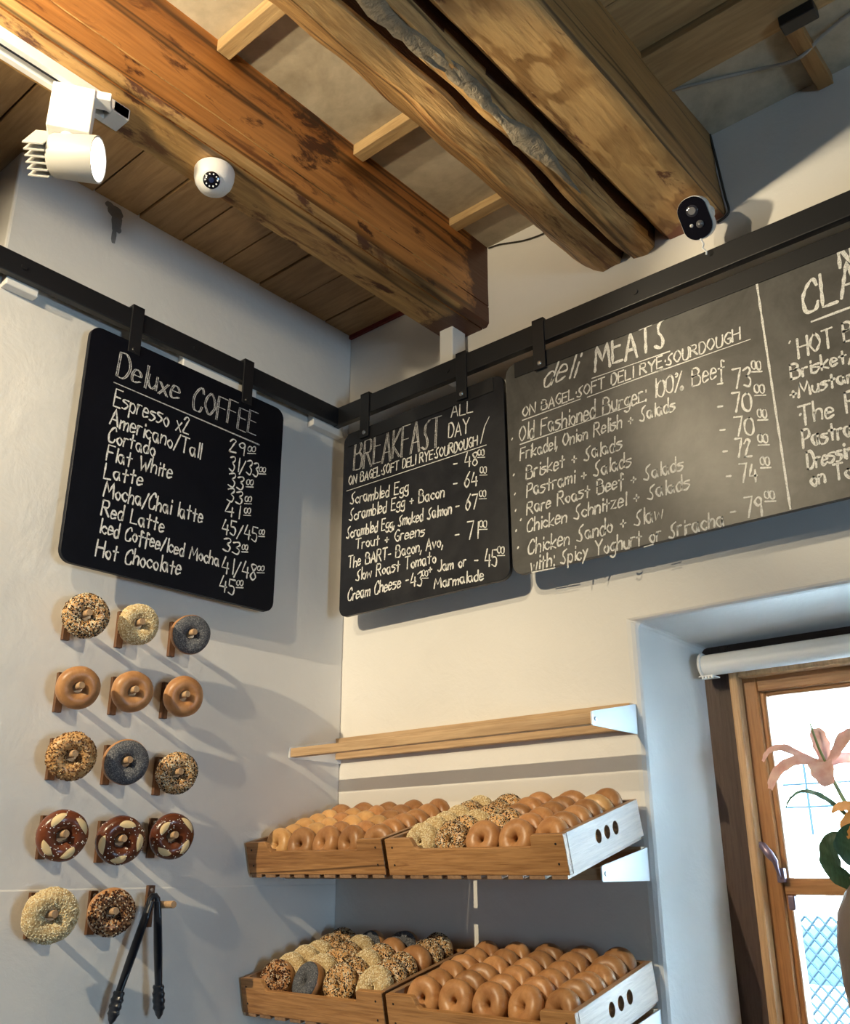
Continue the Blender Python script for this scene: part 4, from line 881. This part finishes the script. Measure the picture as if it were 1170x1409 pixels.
# ---------------------------------------------------------------- track, spotlight, cameras
t = thing('lighting_track', 'white lighting track running along the underside of orange beam', 'track', (.457, -2.8, 2.975))
off = (.457, -2.8, 2.975)
MB().box((.434, -4.6, 2.966), (.447, -1.094, 2.991)).box((.467, -4.6, 2.966), (.480, -1.094, 2.991)).box((.447, -4.6, 2.985), (.467, -1.094, 2.991)).build('channel', M_WHITE, t, bevel=.001, off=off)
MB().box((.449, -4.6, 2.979), (.455, -1.13, 2.985)).box((.459, -4.6, 2.979), (.465, -1.13, 2.985)).build('conductor', M_BLKPL, t, off=off)
MB().box((.434, -1.128, 2.965), (.480, -1.092, 2.9915)).build('end_cap', M_WHITE, t, bevel=.002, off=off)
o0 = Vector((.481, -1.209, 2.916))
sl = thing('track_spotlight', 'white track spotlight with finned head under the orange beam', 'spotlight', o0)
RB = Matrix.Translation((0, 0, 0)) @ Matrix.Rotation(radians(-33), 4, 'Z')
MB().box((-.040, -.0375, -.052), (0, .0375, .050), RB).build('driver_box', M_WHITE, sl, bevel=.002)
M_LED = plain('cyan_indicator', (.1, .8, 1), .4, 0, .5, (.1, .75, 1), 3)
MB().box((-.024, -.006, -.0532), (-.018, .008, -.0518), RB).build('indicator', M_LED, sl)
MB().box((-.034, .03, .034), (-.004, .066, .052), RB).build('track_adapter', M_WHITE, sl, bevel=.002)
hd = Vector((.76, .70, -.10)).normalized(); lc = Vector((.490, -1.147, 2.828)) - o0
HM = facing(lc, hd)
b = MB().lathe([(0, -.085), (.036, -.085), (.040, -.08), (.0425, -.02), (.0425, 0), (.0395, 0), (.037, -.012), (0, -.016)], 36, HM)
M_LAMPW = plain('warm_white_lamp_paint', (.52, .50, .46), .45)
hb = b.build('lamp_head', M_LAMPW, sl, smooth=40)
for k in range(6):
    b = MB(); z_ = -.118 + k * .0
    h_ = .012 + k * .012 - .04
    b.box((-.036, h_ - .0012, -.122 + .0), (.030, h_ + .0012, -.084), HM @ Matrix.Rotation(radians(60), 4, 'Z')); b.build('cooling_fin', M_LAMPW, hb)
M_LENS = plain('lit_lamp_lens', (1, 1, 1), .3, 0, .5, (1, .93, .82), 9)
MB().lathe([(0, -.0135), (.037, -.0105), (.037, -.0145), (0, -.0155)], 32, HM).build('lens', M_LENS, sl, smooth=60)
MB().tube([Vector((-.018, .008, -.05)), Vector((-.012, .018, -.075))], .012, 14).build('swivel', M_WMETAL, sl, smooth=40)
spot('track_spotlight_lamp', tuple(o0 + lc + hd * .012), tuple(o0 + lc + hd * 3), 60, 55, .6, rad=.03)

dc = Vector((.466, -.878, 2.9915))
t = thing('dome_camera', 'white dome security camera under the orange beam', 'camera', dc)
MB().lathe([(0, 0), (.041, 0), (.0425, -.004), (.042, -.02), (.0385, -.034), (.031, -.046), (.02, -.054), (0, -.057)], 36).build('housing', M_WHITE, t, smooth=35)
nd = Vector((.62, -.52, -.62)).normalized(); ec = Vector((.006, -.007, -.034))
eb = MB().lathe([(0, .0275)] + [(.030 * sin(a), .030 * cos(a)) for a in [.42 + k * .2 for k in range(9)]] + [(.02, -.022)], 32, facing(ec, nd)).build('eyeball', M_WHITE, t, smooth=50)
MB().lathe([(0, .0305), (.0155, .0300), (.0175, .0285), (.0175, .026), (0, .026)], 28, facing(ec, nd)).build('lens_cover', M_GLOSSB, eb, smooth=40)
b = MB()
for k in range(10): b.lathe([(0, .0312), (.0017, .0308), (.0017, .030)], 8, facing(ec, nd) @ Matrix.Translation((.0125 * cos(k * pi / 5), .0125 * sin(k * pi / 5), 0)))
b.build('infrared_emitter', M_WMETAL, eb)
MB().lathe([(0, .033), (.005, .032), (.006, .030)], 16, facing(ec, nd)).build('lens', plain('blue_lens_glass', (.02, .03, .08), .08), eb, smooth=50)

nb = Vector((.14, -.80, -.58)).normalized(); bc = Vector((1.196, -.128, 2.940))
t = thing('security_camera', 'black oval security camera on the end of wide tan beam', 'camera', bc)
up = Vector((-.10, 0, 1)); zx = nb; xx = up.cross(zx).normalized(); yx = zx.cross(xx)
BM = Matrix((xx, yx, zx)).transposed().to_4x4()
plate([[(p[0] - .033, p[1] - .048) for p in rrect(.066, .096, .030, 8)]], .040, BM @ Matrix.Translation((0, 0, -.046)), .0).build('body', M_WHITE, t, smooth=35, bevel=.006)
fp = plate([[(p[0] - .0315, p[1] - .0465) for p in rrect(.063, .093, .0285, 8)]], .008, BM @ Matrix.Translation((0, 0, -.007))).build('face', M_GLOSSB, t, smooth=35, bevel=.003)
MB().lathe([(0, .0018), (.011, .0016), (.013, 0)], 24, BM @ Matrix.Translation((.0, .017, .001))).build('lens', plain('lens_ring', (.03, .03, .04), .1), fp, smooth=40)
MB().lathe([(.006, .0024), (.0075, .0026), (.0085, .0018)], 24, BM @ Matrix.Translation((.0, .017, .001))).build('lens_ring', plain('grey_lens_ring', (.16, .16, .17), .3), fp, smooth=40)
MB().lathe([(0, .0065), (.005, .005), (.0085, .001)], 20, BM @ Matrix.Translation((.006, -.016, .001))).build('motion_sensor', plain('grey_sensor', (.09, .09, .10), .25), fp, smooth=60)
MB().lathe([(0, .002), (.0025, .0015), (.004, 0)], 14, BM @ Matrix.Translation((-.012, -.012, .001))).build('light_sensor', plain('pale_sensor', (.5, .5, .5), .3), fp, smooth=60)
MB().lathe([(.024, .0), (.026, -.003), (.026, -.012), (.018, -.017), (0, -.017)], 28, Matrix.Translation(Vector((1.188, -.055, 3.007)) - bc)).build('mount', M_WHITE, t, smooth=40)
MB().tube([Vector((1.188, -.055, 2.995)) - bc, Vector((1.19, -.072, 2.975)) - bc, Vector((1.195, -.088, 2.958)) - bc], .011, 14).build('mount_arm', M_WHITE, t, smooth=50)
MB().tube([Vector((1.199, -.118, 2.890)) - bc, Vector((1.202, -.112, 2.878)) - bc, Vector((1.197, -.108, 2.872)) - bc, Vector((1.203, -.104, 2.862)) - bc, Vector((1.201, -.102, 2.856)) - bc], .0022, 6).build('tether', M_WMETAL, t, smooth=50)

# ---------------------------------------------------------------- street outside the window
M_STREET = plaster('pale_concrete', (.62, .62, .60), .1, 3, .1)
M_FACADE = plaster('white_render', (.80, .80, .78), .05, 3, .1)
M_BLUEGL = plain('blue_window_glass', (.016, .034, .052), .9, 0, .02)
M_IRON = plain('grey_iron', (.010, .016, .020), .9, 0, .02)
struct(MB().box((-12, .4, -.35), (14, 24, -.25)).build('street', M_STREET))
hs = thing('house', 'white house across the street with a row of blue windows', 'building', (-.5, 14, -.25))
MB().box((-9, 0, 0), (5, 5, 8.2)).build('wall', M_FACADE, hs)
for k in range(7): MB().box((-6.6 + k * 1.25, -.04, 3.55), (-5.75 + k * 1.25, .05, 4.25)).build('window', M_BLUEGL, hs)
for k in range(5): MB().box((-6.2 + k * 1.7, -.04, 5.7), (-5.3 + k * 1.7, .05, 6.6)).build('window', M_BLUEGL, hs)
def railing(x, y, z, dx, n, h, label):
    r = thing('street_railing', label, 'railing', (x, y, z))
    for k in range(n): MB().tube([(0, 0, k * h / (n - 1)), (dx, 0, k * h / (n - 1))], .014, 6).build('bar', M_IRON, r)
    for k in range(3): MB().tube([(dx * k / 2, 0, -.3), (dx * k / 2, 0, h)], .016, 6).build('post', M_IRON, r)
railing(-3.6, 11.8, 4.4, 2.4, 5, 1.2, 'iron railing high on the house seen through the upper pane')
railing(-3.4, 9.5, 2.25, 2.6, 3, .5, 'low iron railing seen behind the lily leaf')
MB().box((-3.4, 9.5, -.25), (-.8, 10.4, 1.95)).build('terrace_wall', M_FACADE); bpy.data.objects['terrace_wall']['kind'] = 'structure'
MB().box((-4.2, 11.75, -.25), (-.8, 13.9, 4.1)).build('stair_wall', M_FACADE); bpy.data.objects['stair_wall']['kind'] = 'structure'
fc = thing('wire_fence', 'diamond wire fence along the street', 'fence', (-2.4, 6.2, -.25))
b = MB()
for k in range(-12, 46):
    for s_ in (1, -1):
        xa, xb = k * .1, k * .1 + s_ * 1.2
        a_, c_ = Vector((xa, 0, .2)), Vector((xb, 0, 1.5))
        b.tube([a_, c_], .011, 4)
b.build('wire_mesh', M_IRON, fc)
for k in range(4): MB().tube([(k * 1.3 - .4, .03, 0), (k * 1.3 - .4, .03, 1.5)], .03, 8).build('post', M_IRON, fc)
car = thing('car', 'pale parked car outside beyond the lower window pane', 'car', (-2.0, 8.0, -.25))
M_CAR = plain('silver_car_paint', (.70, .72, .74), .2, .3)
def carbody(m, z0, prof, hw, name, mt):
    V = []; F = []; n = len(prof); ks = [(-1, .86), (-.9, 1), (.9, 1), (1, .86)]
    for s_, e in ks: V += [(x, s_ * hw, z0 + z * (1 if abs(s_) < 1 else e)) for x, z in prof]
    for i in range(3):
        for j in range(n): j2 = (j + 1) % n; F.append((i * n + j, i * n + j2, (i + 1) * n + j2, (i + 1) * n + j))
    F += [tuple(range(n)), tuple(3 * n + j for j in range(n))[::-1]]
    return MB().add(V, F).build(name, mt, car, smooth=50, bevel=.02)
carbody(None, .22, [(-2.0, .05), (2.05, .05), (2.1, .35), (2.0, .58), (1.1, .68), (-1.7, .70), (-2.05, .62), (-2.1, .3)], .86, 'body', M_CAR)
carbody(None, .85, [(-1.6, 0), (1.15, 0), (.45, .48), (.2, .52), (-1.0, .52), (-1.4, .3)], .74, 'cabin_glass', M_BLUEGL)
carbody(None, 1.33, [(-1.05, 0), (.42, 0), (.25, .07), (-.9, .07)], .70, 'roof', M_CAR)
for x in (-1.3, 1.3):
    for y in (-.84, .84): MB().lathe([(0, -.1), (.2, -.1), (.31, -.08), (.32, 0), (.31, .08), (.2, .1), (0, .1)], 24, facing((x, y, .32), (0, 1, 0))).build('wheel', M_DARK, car, smooth=40)
